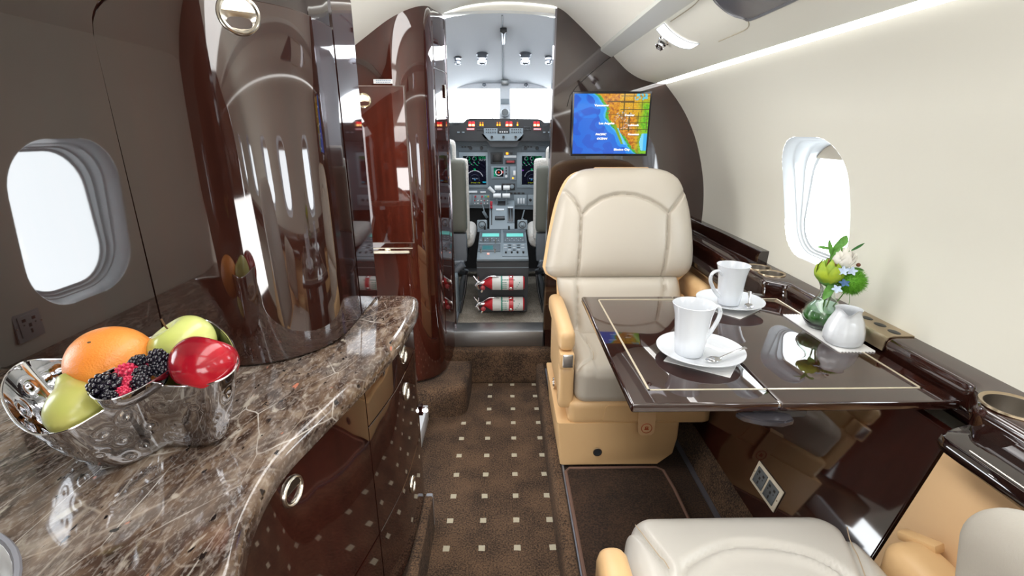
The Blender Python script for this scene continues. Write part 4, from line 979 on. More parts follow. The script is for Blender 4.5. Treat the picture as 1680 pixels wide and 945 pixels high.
# ------------------------------------------------------------------ CROCKERY
def ring_lathe(b, prof, seg=48): return b.lathe(prof, seg=seg, cap0=True, cap1=False)
MUG = [(.005, .0), (.026, .0), (.028, .002), (.0315, .03), (.0335, .06), (.036, .085), (.0405, .104), (.0425, .110), (.0415, .1105), (.039, .104), (.0345, .085), (.032, .06), (.030, .03), (.027, .008), (.002, .006)]
def make_mug(label, loc, rz, sc=1.0):
    r = thing('coffee_cup', label, 'cup', loc, 'tall white coffee cups on the table', rz); r.scale = (1, 1, 1)
    b = MB(); b.lathe([(x*sc, z*sc) for x, z in MUG], seg=56, cap0=True, cap1=True); b.build('body', PORC, r, local=True, angle=60)
    b = MB(); h = smooth_path([(.034*sc, 0, .085*sc), (.048*sc, 0, .097*sc), (.066*sc, 0, .092*sc), (.070*sc, 0, .074*sc), (.058*sc, 0, .050*sc), (.044*sc, 0, .033*sc), (.031*sc, 0, .022*sc)], 6)
    b.tube(h, .0052*sc, 12, flat=.75); b.build('handle', PORC, r, local=True); return r
def make_saucer(label, loc, rad):
    b = MB(); R = rad
    b.lathe([(R*.40, 0), (R*.42, .0035), (R*.46, .005), (R*.8, .011), (R, .0185), (R*1.0, .0200), (R*.97, .0198), (R*.8, .0135), (R*.5, .0075), (R*.42, .006), (.001, .006)], seg=64, cap0=True, cap1=True)
    o = b.build('saucer', PORC, None, local=True, angle=60); o.location = loc; return tag(o, label, 'saucer', 'white saucers on the table')
def napkin(label, loc, rz, s=.125):
    b = MB(); b.box((0, 0, .0008), (s, s, .0014), bev=.0004); o = b.build('napkin', PAPER, None, local=True, smooth=False); o.location = loc; o.rotation_euler = (0, 0, rz); return tag(o, label, 'napkin', 'white paper napkins under the saucers')
def spoon(label, loc, rot):
    r = thing('teaspoon', label, 'spoon', loc, 'steel teaspoons on the saucers'); r.rotation_euler = rot
    b = MB(); b.sphere((0, 0, 0), .0125, 20, 12, (1.35, .9, .22)); b.build('spoon_bowl', STEEL, r, local=True)
    b = MB(); b.tube([(.014, 0, .0005), (.03, 0, .004), (.05, 0, .008), (.075, 0, .010)], [.0022, .0018, .0026, .0050], 8, flat=.35); b.build('handle', STEEL, r, local=True); return r
P1 = Vector((.406, .912, TZ+.0022)); P2 = Vector((.604, 1.215, TZ+.0022))
napkin('white paper napkin under the saucer of the front coffee cup', Vector((.414, .908, TZ+.0004)), math.radians(-35), .128); napkin('white paper napkin under the saucer of the back coffee cup', Vector((.600, 1.200, TZ+.0004)), math.radians(38), .115)
make_saucer('white porcelain saucer under the front coffee cup, nearest the table edge', P1, .088); make_saucer('white porcelain saucer under the back coffee cup', P2, .086)
make_mug('white porcelain coffee cup in front, its handle pointing right', P1+Vector((-.024, -.002, .0072)), math.radians(20), 1.0); make_mug('white porcelain coffee cup at the back, its handle pointing left', P2+Vector((-.004, -.002, .0072)), math.radians(197), .98)
spoon('steel teaspoon with its bowl at the foot of the front cup', P1+Vector((.008, -.048, .0165)), (0, math.radians(-4), math.radians(15))); spoon('steel teaspoon on the saucer of the back cup', P2+Vector((.030, -.045, .0165)), (0, math.radians(-4), math.radians(65)))
# doily, vase, jug
dz = []
x0, x1, y0, y1 = .712, .792, .930, 1.145
def scal(a, c, n, amp, nrm):
    a = Vector(a); c = Vector(c); nrm = Vector(nrm); return [a+(c-a)*k/n+nrm*amp*abs(math.sin(PI*k/2)) for k in range(n)]
dz = scal((x0, y0), (x1, y0), 22, -.005, (0, 1))+scal((x1, y0), (x1, y1), 6, 0, (1, 0))+scal((x1, y1), (x0, y1), 22, .005, (0, 1))+scal((x0, y1), (x0, y0), 4, 0, (1, 0))
b = MB(); b.prism([Vector((p.x, p.y, TZ+.0004)) for p in dz], (0, 0, .0022)); tag(b.build('paper_doily', PAPER, smooth=False), 'long white paper doily with scalloped ends under the vase and the cream jug', 'doily')
VC = Vector((.755, 1.062, TZ+.003))
vs = thing('flower_vase', 'small clear glass bud vase with green leaf wrap holding flowers', 'vase', VC)
vp = [(.020, 0), (.026, .001), (.036, .012), (.0435, .026), (.044, .036), (.038, .052), (.026, .066), (.018, .078), (.0155, .09), (.016, .10), (.0205, .110), (.0225, .113)]
vi = [(.0212, .1125), (.0193, .109), (.0148, .10), (.0143, .09), (.0168, .078), (.0248, .066), (.0365, .051), (.0422, .036), (.0417, .027), (.034, .014), (.02, .006), (.001, .005)]
b = MB(); b.lathe([(.001, .0)]+vp+vi, c=VC, seg=48, cap0=True, cap1=True); b.build('vase_body', VGLASS, vs, angle=60)
b = MB(); rings = []
for k in range(15):
    z = .010+k*.0030; r = interp([(zz, rr) for rr, zz in vi[::-1]], z)-.0025
    rings.append([Vector((r*math.cos(a), r*math.sin(a), z+.008*math.sin(a+1)*(k/14))) + VC for a in [2*PI*q/32 for q in range(32)]])
b.loft(rings, True, True); lw = b.build('leaf_wrap', WATERG, vs, kind='stuff')
GREEN = mat('stem_green', '#5b8a3a', .5); LEAF = mat('leaf_green', '#4d8b35', .4, mottled=(90, '#6da84a', .3, .7)); LEAFD = mat('leaf_dark', '#2f6a2e', .4)
PET = mat('white_petal', '#f4f1ea', .5, sss=.0); BLU = mat('blue_petal', '#b9cbe4', .5); BLUD = mat('dark_blue_petal', '#4a6e9e', .5); LIME = mat('lime_petal', '#a4b82e', .5, mottled=(40, '#6f9a2a', .4, .7)); LIMET = mat('red_tip', '#9c5a3a', .5)
MOSS = mat('moss_green', '#5fa024', .7)
def leaf_mesh(b, base, tip, up, wd, bend=.15, n=8, thick=0):
    base = Vector(base); tip = Vector(tip); ax = tip-base; L = ax.length; up = Vector(up); side = ax.cross(up).normalized(); nu = side.cross(ax).normalized(); P = []
    for i in range(n+1):
        t = i/n; w_ = wd*(math.sin(PI*min(1, t*.92+.06))**.8); c = base+ax*t+nu*(bend*L*math.sin(PI*t)); P.append([c+side*w_*s+nu*(-.25*w_*(1-abs(s))) for s in (-1, -.5, 0, .5, 1)])
    b.grid(P)
def stem(b, a, c, r=.0012, bow=(0, 0, 0)): b.tube(smooth_path([a, (Vector(a)+Vector(c))/2+Vector(bow), c], 5), r, 6)
neck = VC+Vector((0, 0, .10)); foot = VC+Vector((0, 0, .02))
# protea
pr = VC+Vector((-.010, -.008, .135)); t = thing('green_flower', 'lime green pointed bud flower at the left of the vase', 'flower', foot)
b = MB(); stem(b, foot, pr-Vector((0, 0, .02)), .002); b.build('stem', GREEN, t)
for lay, (n, L, rr, tl, m) in enumerate(((7, .046, .024, .10, LIME), (7, .055, .018, -.02, LIME), (6, .058, .011, -.05, LIME), (4, .058, .008, -.1, LIMET))):
    b = MB()
    for k in range(n):
        a = 2*PI*k/n+lay*.5; d = Vector((math.cos(a), math.sin(a), 0)); leaf_mesh(b, pr+d*rr*.55+Vector((0, 0, -.022)), pr+d*(rr+.008*tl*10*.3)+Vector((0, 0, -.022+L)), -d, .0140-.0015*lay, bend=-.16)
    b.build('petals', m, t, angle=60, recalc=False)
b = MB(); 
for k in range(5): a = 1+2*PI*k/5; d = Vector((math.cos(a), math.sin(a), 0)); leaf_mesh(b, pr+Vector((0, 0, -.03)), pr+d*.026+Vector((0, 0, .004)), -d, .012, bend=-.12)
b.build('bract', LEAF, t, angle=60, recalc=False)
# rose
ro = VC+Vector((.010, -.016, .176)); t = thing('white_rose', 'white rose at the top right of the vase', 'flower', foot)
b = MB(); stem(b, foot, ro-Vector((0, 0, .02)), .002); b.build('stem', GREEN, t)
b = MB()
for lay in range(5):
    n = 3+lay; R_ = .006+.0045*lay
    for k in range(n):
        a0 = lay*1.1+2*PI*k/n; P = []
        for i in range(7):
            tt = i/6; zz = -.024+tt*(.048-.0035*lay); rr = R_*(math.sin(PI*(.10+.55*tt))**.8)*1.0+(.003*(tt-.8)*5*(lay/4) if tt > .8 else 0)
            hw = (PI/n)*1.35*math.sin(PI*(.15+.6*tt))
            P.append([ro+Vector((rr*math.cos(a0+hw*s), rr*math.sin(a0+hw*s), zz-.012*s*s*tt*tt)) for s in (-1, -.6, -.2, .2, .6, 1)])
        b.grid(P)
b.build('petals', PET, t, angle=70, recalc=False)
# moss ball
mb_ = VC+Vector((.034, -.022, .121)); t = thing('green_pompom_flower', 'round mossy green pompom flower at the right of the vase', 'flower', foot)
b = MB(); stem(b, foot, mb_, .0013, (.01, 0, .01)); b.build('stem', GREEN, t)
b = MB(); b.ico(mb_, .026, 3); b.build('flower_head', MOSS, t)
b = MB()
for k in range(1500):
    z = 1-2*(k+.5)/1500; a = k*2.39996; r = math.sqrt(1-z*z); d = Vector((r*math.cos(a), r*math.sin(a), z)); d = (d+Vector([random.uniform(-.12, .12) for _ in range(3)])).normalized(); p = mb_+d*.024; q = mb_+d*random.uniform(.031, .036)+Vector([random.uniform(-.003, .003) for _ in range(3)])
    s = d.orthogonal().normalized()*.0006; s2 = d.cross(s).normalized()*.0006; b.faces([p+s, p-s*.5+s2, p-s*.5-s2, q], [(0, 1, 3), (1, 2, 3), (2, 0, 3)])
b.build('bristles', MOSS, t, smooth=False, recalc=False, kind='stuff')
# blue flowers
for k, (dx, dy, dz_, m, lb) in enumerate(((.000, -.036, .150, BLU, 'pale blue star flower left of the white rose base'), (.020, -.036, .149, BLU, 'pale blue star flower below the white rose'), (-.008, -.040, .108, BLU, 'pale blue flower drooping lowest at the neck of the vase'), (.006, -.040, .122, BLUD, 'dark blue half open flower in the middle of the bouquet'))):
    c = VC+Vector((dx, dy, dz_)); t = thing('blue_flower', lb, 'flower', foot, 'small blue flowers in the vase'); b = MB(); stem(b, neck, c+Vector((0, .004, -.002)), .0009); b.build('stem', GREEN, t)
    fn = Vector((-.35, -.8, .45+.2*k)).normalized(); a_ = fn.orthogonal().normalized(); b_ = fn.cross(a_); b = MB()
    for q in range(5):
        a = 2*PI*q/5+k; d = a_*math.cos(a)+b_*math.sin(a); leaf_mesh(b, c, c+d*.0115+fn*.002, fn, .0036, bend=.05, n=5)
    b.build('petals', m, t, recalc=False)
# leaf sprigs
def sprig(label, pts, leaves, m=LEAF):
    t = thing('leaf_sprig', label, 'leaf', foot, 'green leaf sprigs in the vase'); b = MB(); b.tube(smooth_path([neck]+[VC+Vector(p) for p in pts], 5), .0008, 5); b.build('stem', GREEN, t)
    for (p, q, wd) in leaves: b = MB(); leaf_mesh(b, VC+Vector(p), VC+Vector(q), Vector((-.2, -1, .3)), wd, bend=.06); b.build('leaf', m, t, recalc=False)
sprig('thin sprig with pointed buds rising at the upper left of the bouquet', [(-.012, -.012, .15), (-.018, -.012, .19), (-.032, -.012, .225)], [((-.018, -.012, .180), (-.030, -.012, .215), .005), ((-.020, -.012, .195), (-.055, -.012, .200), .0035), ((-.018, -.012, .17), (-.002, -.014, .20), .004)], LEAF)
sprig('sprig with round leaves standing behind the white rose', [(-.004, 0, .16), (.004, 0, .20)], [((-.006, -.004, .165), (.002, -.004, .215), .011), ((.004, -.002, .195), (.014, -.004, .224), .010), ((-.012, -.008, .16), (-.004, -.008, .195), .008)], LEAF)
sprig('narrow leaf sprig pointing to the upper right past the rose', [(.02, 0, .17), (.035, 0, .19)], [((.034, .0, .187), (.062, 0, .205), .003), ((.040, -.01, .150), (.068, -.01, .143), .003)], LEAFD)
sprig('broad green leaf hanging over the neck of the vase', [(-.012, -.02, .105)], [((-.004, -.02, .118), (-.024, -.025, .078), .010), ((.004, -.02, .12), (-.012, -.034, .125), .009)], LEAF)
b = MB(); b.sphere(VC+Vector((.036, -.030, .162)), .0045, 12, 8); t = b.build('berry', mat('brown_berry', '#6d3a22', .4)); tag(t, 'tiny brown berry beside the white rose', 'berry')
b = MB(); stem(b, mb_-Vector((0, .0, .02)), VC+Vector((.022, -.045, .05)), .0005, (.004, 0, 0)); tag(b.build('flower_stalk', GREEN), 'thin bare stalk hanging from the mossy green pompom flower', 'stem')
# jug
JC = Vector((.747, .972, TZ+.003)); jg = thing('cream_jug', 'small white porcelain cream jug with a pouring lip in front of the vase', 'jug', JC)
jp_ = [(.028, 0), (.033, .001), (.0385, .008), (.040, .018), (.038, .035), (.033, .052), (.027, .066), (.0245, .074), (.0255, .079), (.0265, .081)]
prof = jp_+[(.0252, .0808), (.0232, .074), (.0258, .066), (.0315, .052), (.036, .035), (.038, .018), (.035, .006), (.001, .005)]
b = MB(); rings = []; sa = math.radians(-122)
for r, z in [(.001, 0)]+prof:
    ring = []
    for k in range(56):
        a = 2*PI*k/56; d = abs((a-sa+PI) % (2*PI)-PI); lip = math.exp(-(d/.30)**2)*smst(.055, .080, z); side = math.exp(-((d-.75)/.25)**2)*smst(.055, .08, z)
        rr = r*(1+.30*lip-.06*side)+.0006*math.cos(12*a)*smst(.01, .03, z)*(1-smst(.05, .07, z))*(1 if r > .02 else 0); ring.append(JC+Vector((rr*math.cos(a), rr*math.sin(a), z-.006*lip+.002*side)))
    rings.append(ring)
b.loft(rings, True, True); b.build('jug_body', PORC, jg, angle=60)

# ------------------------------------------------------------------ FRUIT BOWL
BZ = CZ
rimpx = [(2, 645, .832), (9, 618, .838), (30, 598, .842), (60, 590, .845), (120, 588, .850), (200, 572, .862), (285, 538, .870), (335, 525, .872), (368, 545, .872), (385, 572, .866), (389, 597, .858), (374, 616, .850), (345, 629, .845), (300, 634, .842), (255, 633, .842), (215, 641, .838), (188, 661, .832), (155, 682, .826), (110, 706, .820), (62, 713, .818), (30, 697, .820), (10, 670, .826)]
rim = smooth_path([at(x, y, Z=z) for x, y, z in rimpx], 5, closed=True)
cen = sum(rim, Vector())/len(rim); cb = Vector((cen.x+.012, cen.y+.018, BZ))
print('bowl centre', cen, 'rim x', min(p.x for p in rim), max(p.x for p in rim), 'y', min(p.y for p in rim), max(p.y for p in rim))
fb = thing('fruit_bowl', 'mirror polished steel fruit bowl with wavy rim and hammered dimples on the marble', 'bowl', cb)
dimp = []
for row in range(3):
    for k in range(14): dimp.append(((k+.5*(row % 2))/14+.006*math.sin(k*3.3), .22+.26*row+.03*math.sin(k*2.1)))
NR = 48
def bowlpt(i, k, off):
    p = rim[i]; t = k/NR  # 0 bottom .. 1 rim
    base = cb+(Vector((p.x, p.y, BZ))-Vector((cen.x, cen.y, BZ)))*.54
    s = t**.62; x = base.x+(p.x-base.x)*s; y = base.y+(p.y-base.y)*s; z = BZ+.0015+(p.z-BZ-.0015)*(t**1.12)
    fr = i/len(rim); d = 0
    for (a, tt) in dimp:
        da = (fr-a+.5) % 1-.5; q = (da*14/.46)**2+((t-tt)/.13)**2
        if q < 1: d += .0016*(1-q)**2*(.6+math.cos(math.sqrt(q)*PI*2.6))
    n_ = (Vector((p.x, p.y, 0))-Vector((cen.x, cen.y, 0))).normalized(); n_.z = -.5*(1-t); n_.normalize()
    return Vector((x, y, z))-n_*(d+off)
dense = []
for a, c in zip(rim, rim[1:]+rim[:1]): dense += [a, a.lerp(c, .333), a.lerp(c, .667)]
rim = dense
b = MB(); rings = [[bowlpt(i, k, 0) for i in range(len(rim))] for k in range(NR+1)]+[[bowlpt(i, k, .0022) for i in range(len(rim))] for k in range(NR, -1, -1)]
b.loft(rings, True, True); b.build('bowl_shell', STEEL, fb, angle=60)
b = MB(); b.tube([p for p in rim]+[rim[0], rim[1]], .0013, 6, caps=False); b.build('rim', mat('bright_rim', '#f0f0f4', .12, 1), fb)
def fruit_mat(name, c0, c1, sc, rough, bumpv=None, lo=.35, hi=.65, spots=None):
    return mat(name, c0, rough, mottled=(sc, c1, lo, hi), bump=bumpv, ior=1.45, coat=.15)
ORG = fruit_mat('orange_peel', '#e8842a', '#f0a050', 10, .36, (420, .6, .0016)); 
APR = fruit_mat('red_apple_skin', '#7d0b1c', '#ae1c28', 18, .16); APG = fruit_mat('green_apple_skin', '#b6bf62', '#cdd288', 12, .22); PEA = fruit_mat('pear_skin', '#a5ad58', '#bdb468', 9, .33, None); PEB = fruit_mat('brown_pear_skin', '#a4622a', '#8a4a20', 10, .4)
BRN = mat('fruit_stalk', '#5b4127', .8)
def orange(label, c, r, sc=(1, 1, .95), M=None):
    t = thing('orange', label, 'orange', c-Vector((0, 0, r)), 'oranges in the steel bowl'); b = MB(); b.sphere(c, r, 48, 32, sc, M); b.build('peel', ORG, t); b = MB(); q = c+(M or Matrix()) @ Vector((.0, 0, r*.95)); b.sphere(q, .0035, 8, 6, (1, 1, .4)); b.build('stem_scar', BRN, t); return t
def apple(label, c, r, m, M, stalk=True):
    t = thing('apple', label, 'apple', c-Vector((0, 0, r*.9)), 'apples in the steel bowl'); b = MB(); prof = []
    for k in range(33):
        th = PI*k/32; rr = r*(1.0-.0*th)*(math.sin(th))**.92*(1.03-.10*math.cos(th+.2) *-1 if False else 1.03+.07*math.cos(th)); z = -r*.88*math.cos(PI-th)*1; 
        z = r*.93*math.cos(th)-r*.22*math.exp(-(th/.34)**2)+r*.20*math.exp(-((PI-th)/.35)**2); prof.append((rr, z))
    b.lathe(prof[::-1], c=c, seg=40, M=M.to_3x3() if False else M); b.build('skin', m, t, angle=180)
    if stalk: b = MB(); b.tube([c+M @ Vector((0, 0, r*.62)), c+M @ Vector((.001, 0, r*.85)), c+M @ Vector((.005, 0, r*1.12))], .0013, 6); b.build('stalk', BRN, t)
    return t
def pear(label, c, r, L, m, M):
    t = thing('pear', label, 'pear', c-Vector((0, 0, r)), 'pears in the steel bowl'); b = MB(); prof = [(.001, -r), (r*.5, -r*.93), (r*.85, -r*.6), (r, -r*.05), (r*.93, r*.4), (r*.72, r*.85), (r*.50, r*1.25), (r*.40, r*1.6), (r*.33, r*1.85), (r*.15, r*2.0), (.001, r*1.97)]
    pp_ = smooth_path([(x, 0, z) for x, z in prof], 4); b.lathe([(p.x, p.z) for p in pp_], c=c, seg=36, M=M); b.build('skin', m, t, angle=180); b = MB(); b.tube([c+M @ Vector((0, 0, r*1.93)), c+M @ Vector((.003, 0, r*2.25))], .0019, 6); b.build('stalk', BRN, t); return t
def rot(ax, deg): return Matrix.Rotation(math.radians(deg), 4, ax)
orange('large orange at the back left of the steel bowl', at(184, 594, Z=.850), .0490, (1.08, 1, .98), rot('X', 30))
orange('orange low at the front of the bowl, mostly hidden by the rim', at(150, 698, Z=.800)+Vector((.004, .035, -.004)), .034)
apple('yellow-green apple at the back of the steel bowl', at(302, 566, Z=.862), .0415, APG, rot('Y', -28) @ rot('X', 10))
apple('shiny red apple at the right end of the steel bowl', at(335, 597, Z=.858), .0395, APR, rot('X', -38) @ rot('Y', 12), False)
pear('green pear at the left front of the steel bowl, below the large orange', at(126, 674, Z=.822), .0315, .1, PEA, Vector((0, 0, 1)).rotation_difference(Vector((-.62, .62, .40))).to_matrix().to_4x4())
pear('yellow-green pear deep in the bowl under the red apple', at(285, 632, Z=.80)+Vector((.0, .02, 0)), .030, .1, APG, rot('Y', 75) @ rot('X', 20))
# small berry bowl
sbpx = [(147, 641), (152, 626), (168, 613), (205, 595), (245, 578), (266, 574), (279, 583), (282, 597), (274, 609), (250, 625), (215, 644), (185, 655), (162, 656), (150, 650)]
sr = smooth_path([at(x, y, Z=.860) for x, y in sbpx], 4, closed=True); sc0 = sum(sr, Vector())/len(sr)
sb = thing('berry_dish', 'small oval steel dish of berries resting on the fruit', 'dish', sc0-Vector((0, 0, .045)))
b = MB(); R1 = []; K = 10
for off in (0, .0012):
    rr = []
    for k in range(K+1):
        a = k/K*PI/2; rr.append([Vector((sc0.x+(p.x-sc0.x)*(math.sin(a)**.6)*(1-off*12), sc0.y+(p.y-sc0.y)*(math.sin(a)**.6)*(1-off*12), sc0.z-.028*math.cos(a)+(off*.9 if k < K else 0))) for p in sr])
    R1.append(rr)
b.loft(R1[0]+R1[1][::-1], True, True); b.build('dish_shell', STEEL, sb, angle=60); b = MB(); b.tube(sr+[sr[0], sr[1]], .0010, 6, caps=False); b.build('rim', MATS['bright_rim'], sb)
BLK = mat('blackberry_skin', '#15111f', .12, coat=.6); RAS = mat('raspberry_skin', '#cf3457', .3, coat=.2)
def berry(kind, c, r, m, label, tilt):
    b = MB(); n = 44 if kind == 'blackberry' else 60; rd = r*(.25 if kind == 'blackberry' else .19); Mt = Matrix.Rotation(tilt, 4, 'Y') @ Matrix.Rotation(tilt*2, 4, 'X')
    b.sphere(c, r*.8, 12, 8, (1, 1, 1.1), Mt)
    for k in range(n):
        z = 1-2*(k+.5)/n; a = k*2.39996; q = math.sqrt(1-z*z); p = Mt @ Vector((q*math.cos(a)*r*.86, q*math.sin(a)*r*.86, z*r*1.0)); b.ico(c+p, rd*random.uniform(.9, 1.12), 2 if kind == 'blackberry' else 1)
    o = b.build(kind, m); return tag(o, label, 'berry', kind.replace('y', 'ies') if False else ('blackberries in the oval dish' if kind == 'blackberry' else 'raspberries in the oval dish'))
for (kd, x, y, z, r, lb) in (('blackberry', 173, 633, .868, .0150, 'largest blackberry, at the left end of the oval dish'), ('blackberry', 228, 596, .872, .0105, 'blackberry at the back edge of the oval dish, beside the topmost one'), ('blackberry', 259, 589, .877, .0115, 'topmost blackberry at the right end of the oval dish'),
    ('blackberry', 234, 613, .868, .0095, 'blackberry in the middle of the oval dish'), ('blackberry', 231, 630, .864, .0100, 'blackberry at the front rim of the oval dish, right of centre'), ('blackberry', 264, 606, .867, .0095, 'blackberry near the right tip of the dish below the topmost one'), ('blackberry', 182, 652, .862, .0070, 'small blackberry low at the front left of the dish'),
    ('raspberry', 208, 611, .867, .0120, 'largest raspberry, against the back wall of the dish'), ('raspberry', 210, 630, .864, .0090, 'raspberry in the middle of the dish right of the largest blackberry'), ('raspberry', 203, 646, .860, .0085, 'raspberry at the front rim of the dish'), ('raspberry', 246, 602, .867, .0060, 'small raspberry wedged between the blackberries at right')):
    berry(kd, at(x, y, Z=z-.006), r*1.03, BLK if kd == 'blackberry' else RAS, lb, (x % 7)*.3)

# ------------------------------------------------------------------ COCKPIT
CKW = mat('cockpit_headliner', '#d9dee4', .7); PANEL = mat('cockpit_panel_grey', '#59646c', .5); PANELD = mat('cockpit_dark', '#26282b', .5); PANELL = mat('cockpit_light_grey', '#7d8a92', .45)
b = MB()   # cockpit shell
cs_ = []
for y, zt, hw, zs in ((2.15, 1.592, .52, 1.05), (2.5, 1.565, .52, 1.05), (2.9, 1.47, .50, 1.0), (3.10, 1.413, .47, 1.0)):
    row = []
    for k in range(25):
        a = PI*k/24; c_, s_ = math.cos(a), math.sin(a); row.append(Vector((-.01+hw*math.copysign(abs(c_)**.75, c_), y, zs+(zt-zs)*s_**.62)))
    cs_.append(row)
ck_roof = [r for r in cs_]
b.grid(ck_roof); struct(b.build('ceiling_cockpit', CKW, angle=60))
b = MB()
for s in (-1, 1): b.box((-.01+s*.53, 2.65, .62), (.02, 1.05, .9))
struct(b.build('wall_cockpit', PANELL, smooth=False))
b = MB(); b.box((-.01, 2.65, .235), (1.08, 1.0, .02)); struct(b.build('floor_cockpit', CKCARP, smooth=False))
b = MB(); b.box((-.01, 3.17, .70), (1.08, .02, 1.0)); struct(b.build('wall_cockpit_front', PANELD, smooth=False)); 
# side fill between bulkhead and cockpit
# windshield
ws = bpy.data.objects.new('window_9', None); COL.objects.link(ws); ws.location = (-.0, 3.1, 1.2); ws['kind'] = 'structure'
for x0, x1 in ((-.46, -.05), (.075, .46)):
    b = MB(); b.faces([Vector((x0, 3.14, 1.17)), Vector((x1, 3.14, 1.17)), Vector((x1, 3.12, 1.385)), Vector((x0, 3.12, 1.385))], [(0, 1, 2, 3)]); b.build('pane', PANE, ws, smooth=False)
B('window_header', CKW, ws, (-.01, 3.095, 1.402), (1.0, .05, .030), bev=.006)
b = MB(); b.prism([Vector(p) for p in ((-.028, 3.05, 1.18), (.040, 3.05, 1.18), (.036, 3.05, 1.40), (-.022, 3.05, 1.40))], (0, .05, 0)); b.build('centre_post', mat('post_grey', '#c9d0d6', .5), ws)
for x in (-.068, -.052, .062, .080): B('window_mullion', DGREY, ws, (x, 3.1, 1.29), (.004, .008, .22))
cm = thing('standby_compass', 'small round compass on the centre windshield post', 'compass', (.006, 3.03, 1.24))
Mc = frame_M((.006, 3.05, 1.253), (1, 0, 0), (0, 0, 1)); b = MB(); b.lathe([(.025, 0), (.025, .02), (.021, .024), (.020, .02), (.001, .019)], M=Mc, seg=28, cap0=False); b.build('housing', MATS['post_grey'], cm, angle=50)
b = MB(); b.lathe([(.020, .0195), (.019, .021), (.001, .022)], M=Mc, seg=28, cap0=False); b.build('dial', mat('dial_grey', '#5c6468', .3), cm)
B('label_plate', PANELL, cm, (.006, 3.047, 1.315), (.048, .006, .030), bev=.002)
# ceiling items
def ck_z(x, y):
    for r0, r1 in zip(ck_roof, ck_roof[1:]):
        if r0[0].y <= y <= r1[0].y:
            t = (y-r0[0].y)/(r1[0].y-r0[0].y); row = [a.lerp(c, t) for a, c in zip(r0, r1)]; return interp([(p.x, p.z) for p in row[::-1]], x)
    return 1.5
b = MB(); b.tube([Vector((-.005, 2.17+.115*k, ck_z(-.005, 2.17+.115*k)-.001)) for k in range(9)], .0035, 6); o = b.build('headliner_seam', mat('zip_grey', '#8b9298', .4, .5)); struct(o); o.name = 'trim_9'
def ck_at(px, py):
    r_ = ray(px, py); y = 2.2
    for k in range(400):
        y = 2.16+k*.0024; p = Vector((0, 0, HC))+r_*(y/r_.y)
        if p.z >= ck_z(p.x, y): return p
    return p
for (px, py, s, lb) in ((751, 94, 1.0, 'leftmost of the four chrome spotlights on the cockpit ceiling'), (791, 88, 1.45, 'second chrome spotlight from the left on the cockpit ceiling'), (862, 88, 1.45, 'third chrome spotlight from the left on the cockpit ceiling'), (900, 93, 1.0, 'rightmost of the four chrome spotlights on the cockpit ceiling')):
    p = ck_at(px, py); g = gasper(p, (0, -.15, -1), 1.25*s, lb, mat('satin_chrome', '#83878e', .3, 1) if 'satin_chrome' not in MATS else MATS['satin_chrome'], 'chrome spotlights on the cockpit ceiling'); g.name = 'ceiling_spotlight'; g['category'] = 'light'
t = thing('ceiling_fitting', 'chrome handle fitting in the middle of the cockpit ceiling', 'fitting', ck_at(826, 50)); p = ck_at(826, 46); q = ck_at(826, 66)
b = MB(); b.box(p-Vector((0, 0, .010)), (.030, .03, .018), bev=.004); b.build('bracket', DGREY, t); b = MB(); b.tube([p-Vector((0, 0, .012)), (p+q)/2-Vector((0, 0, .022)), q-Vector((0, 0, .012))], [.011, .012, .009], 12); b.build('lamp_arm', MATS['satin_chrome'], t)
t = thing('ceiling_fitting', 'small grey bracket at the top of the centre windshield post', 'fitting', (.006, 3.04, 1.40)); b = MB(); b.box((.006, 3.035, 1.418), (.045, .03, .03), bev=.006); b.build('bracket', mat('brkt', '#7f8486', .3, .6), t)
for x, lb in ((-.115, 'small knob left of the windshield post below the cockpit ceiling'), (.13, 'small knob right of the windshield post below the cockpit ceiling')):
    b = MB(); b.sphere((x, 3.055, 1.405), .012, 12, 8); o_ = b.build('light_fitting', MATS['satin_chrome']); tag(o_, lb, 'fitting')
# glareshield
gs = thing('glareshield', 'black glareshield with lit red and amber warning lights below the windshield', 'panel', (-.01, 2.95, 1.06))
gq = [(735, 206), (757, 205), (765, 196), (772, 194), (880, 195), (889, 197), (896, 206), (915, 207), (915, 228), (905, 232), (735, 232)]
b = MB(); b.prism([at(x, y, Y=2.90) for x, y in gq], (0, .14, 0)); bmesh.ops.bevel(b.bm, geom=b.bm.edges[:], offset=.003, segments=2, affect='EDGES'); b.build('hood', PANELD, gs)
REDL = mat('red_lamp', '#ff1a22', .4, emit='#ff1428', es=1.6); AMB = mat('amber_lamp', '#ffae1a', .4, emit='#ffa51a', es=1.5); WARM = mat('warm_lamp', '#ffe0a0', .4, emit='#ffd77a', es=2.5)
def gsq(px, py, w_, h_, m, name='warning_light', Y=2.8975, par=None, th=.003):
    c = at(px, py, Y=Y); return B(name, m, par or gs, c, (w_, th, h_), bev=.0006)
for px in (771, 776.5, 832, 838, 877.5, 883): 
    gsq(px, 201.5, .014, .012, REDL); gsq(px, 205.3, .014, .010, WARM if px not in () else REDL, Y=2.897)
    gsq(px, 205.3, .016, .013, REDL, Y=2.8985)
for px in (788, 792, 816, 820, 849): gsq(px, 205, .008, .011, AMB); gsq(px, 201.5, .008, .009, mat('dim_amber', '#a8641c', .4, emit='#b8641c', es=.6) if 'dim_amber' not in MATS else MATS['dim_amber'])
PINKL = mat('label_strip', '#d8b9bb', .5)
for px in (772, 881.5): gsq(px, 212, .045, .013, mat('red_guard', '#b04a55', .4) if 'red_guard' not in MATS else MATS['red_guard'], 'guard'); gsq(px, 212, .040, .008, PINKL, 'label', Y=2.896)
gsq(805, 215, .078, .03, PANELL, 'control_head'); gsq(847, 215, .078, .03, PANELL, 'control_head'); gsq(826, 215, .066, .03, PANELD, 'control_head')
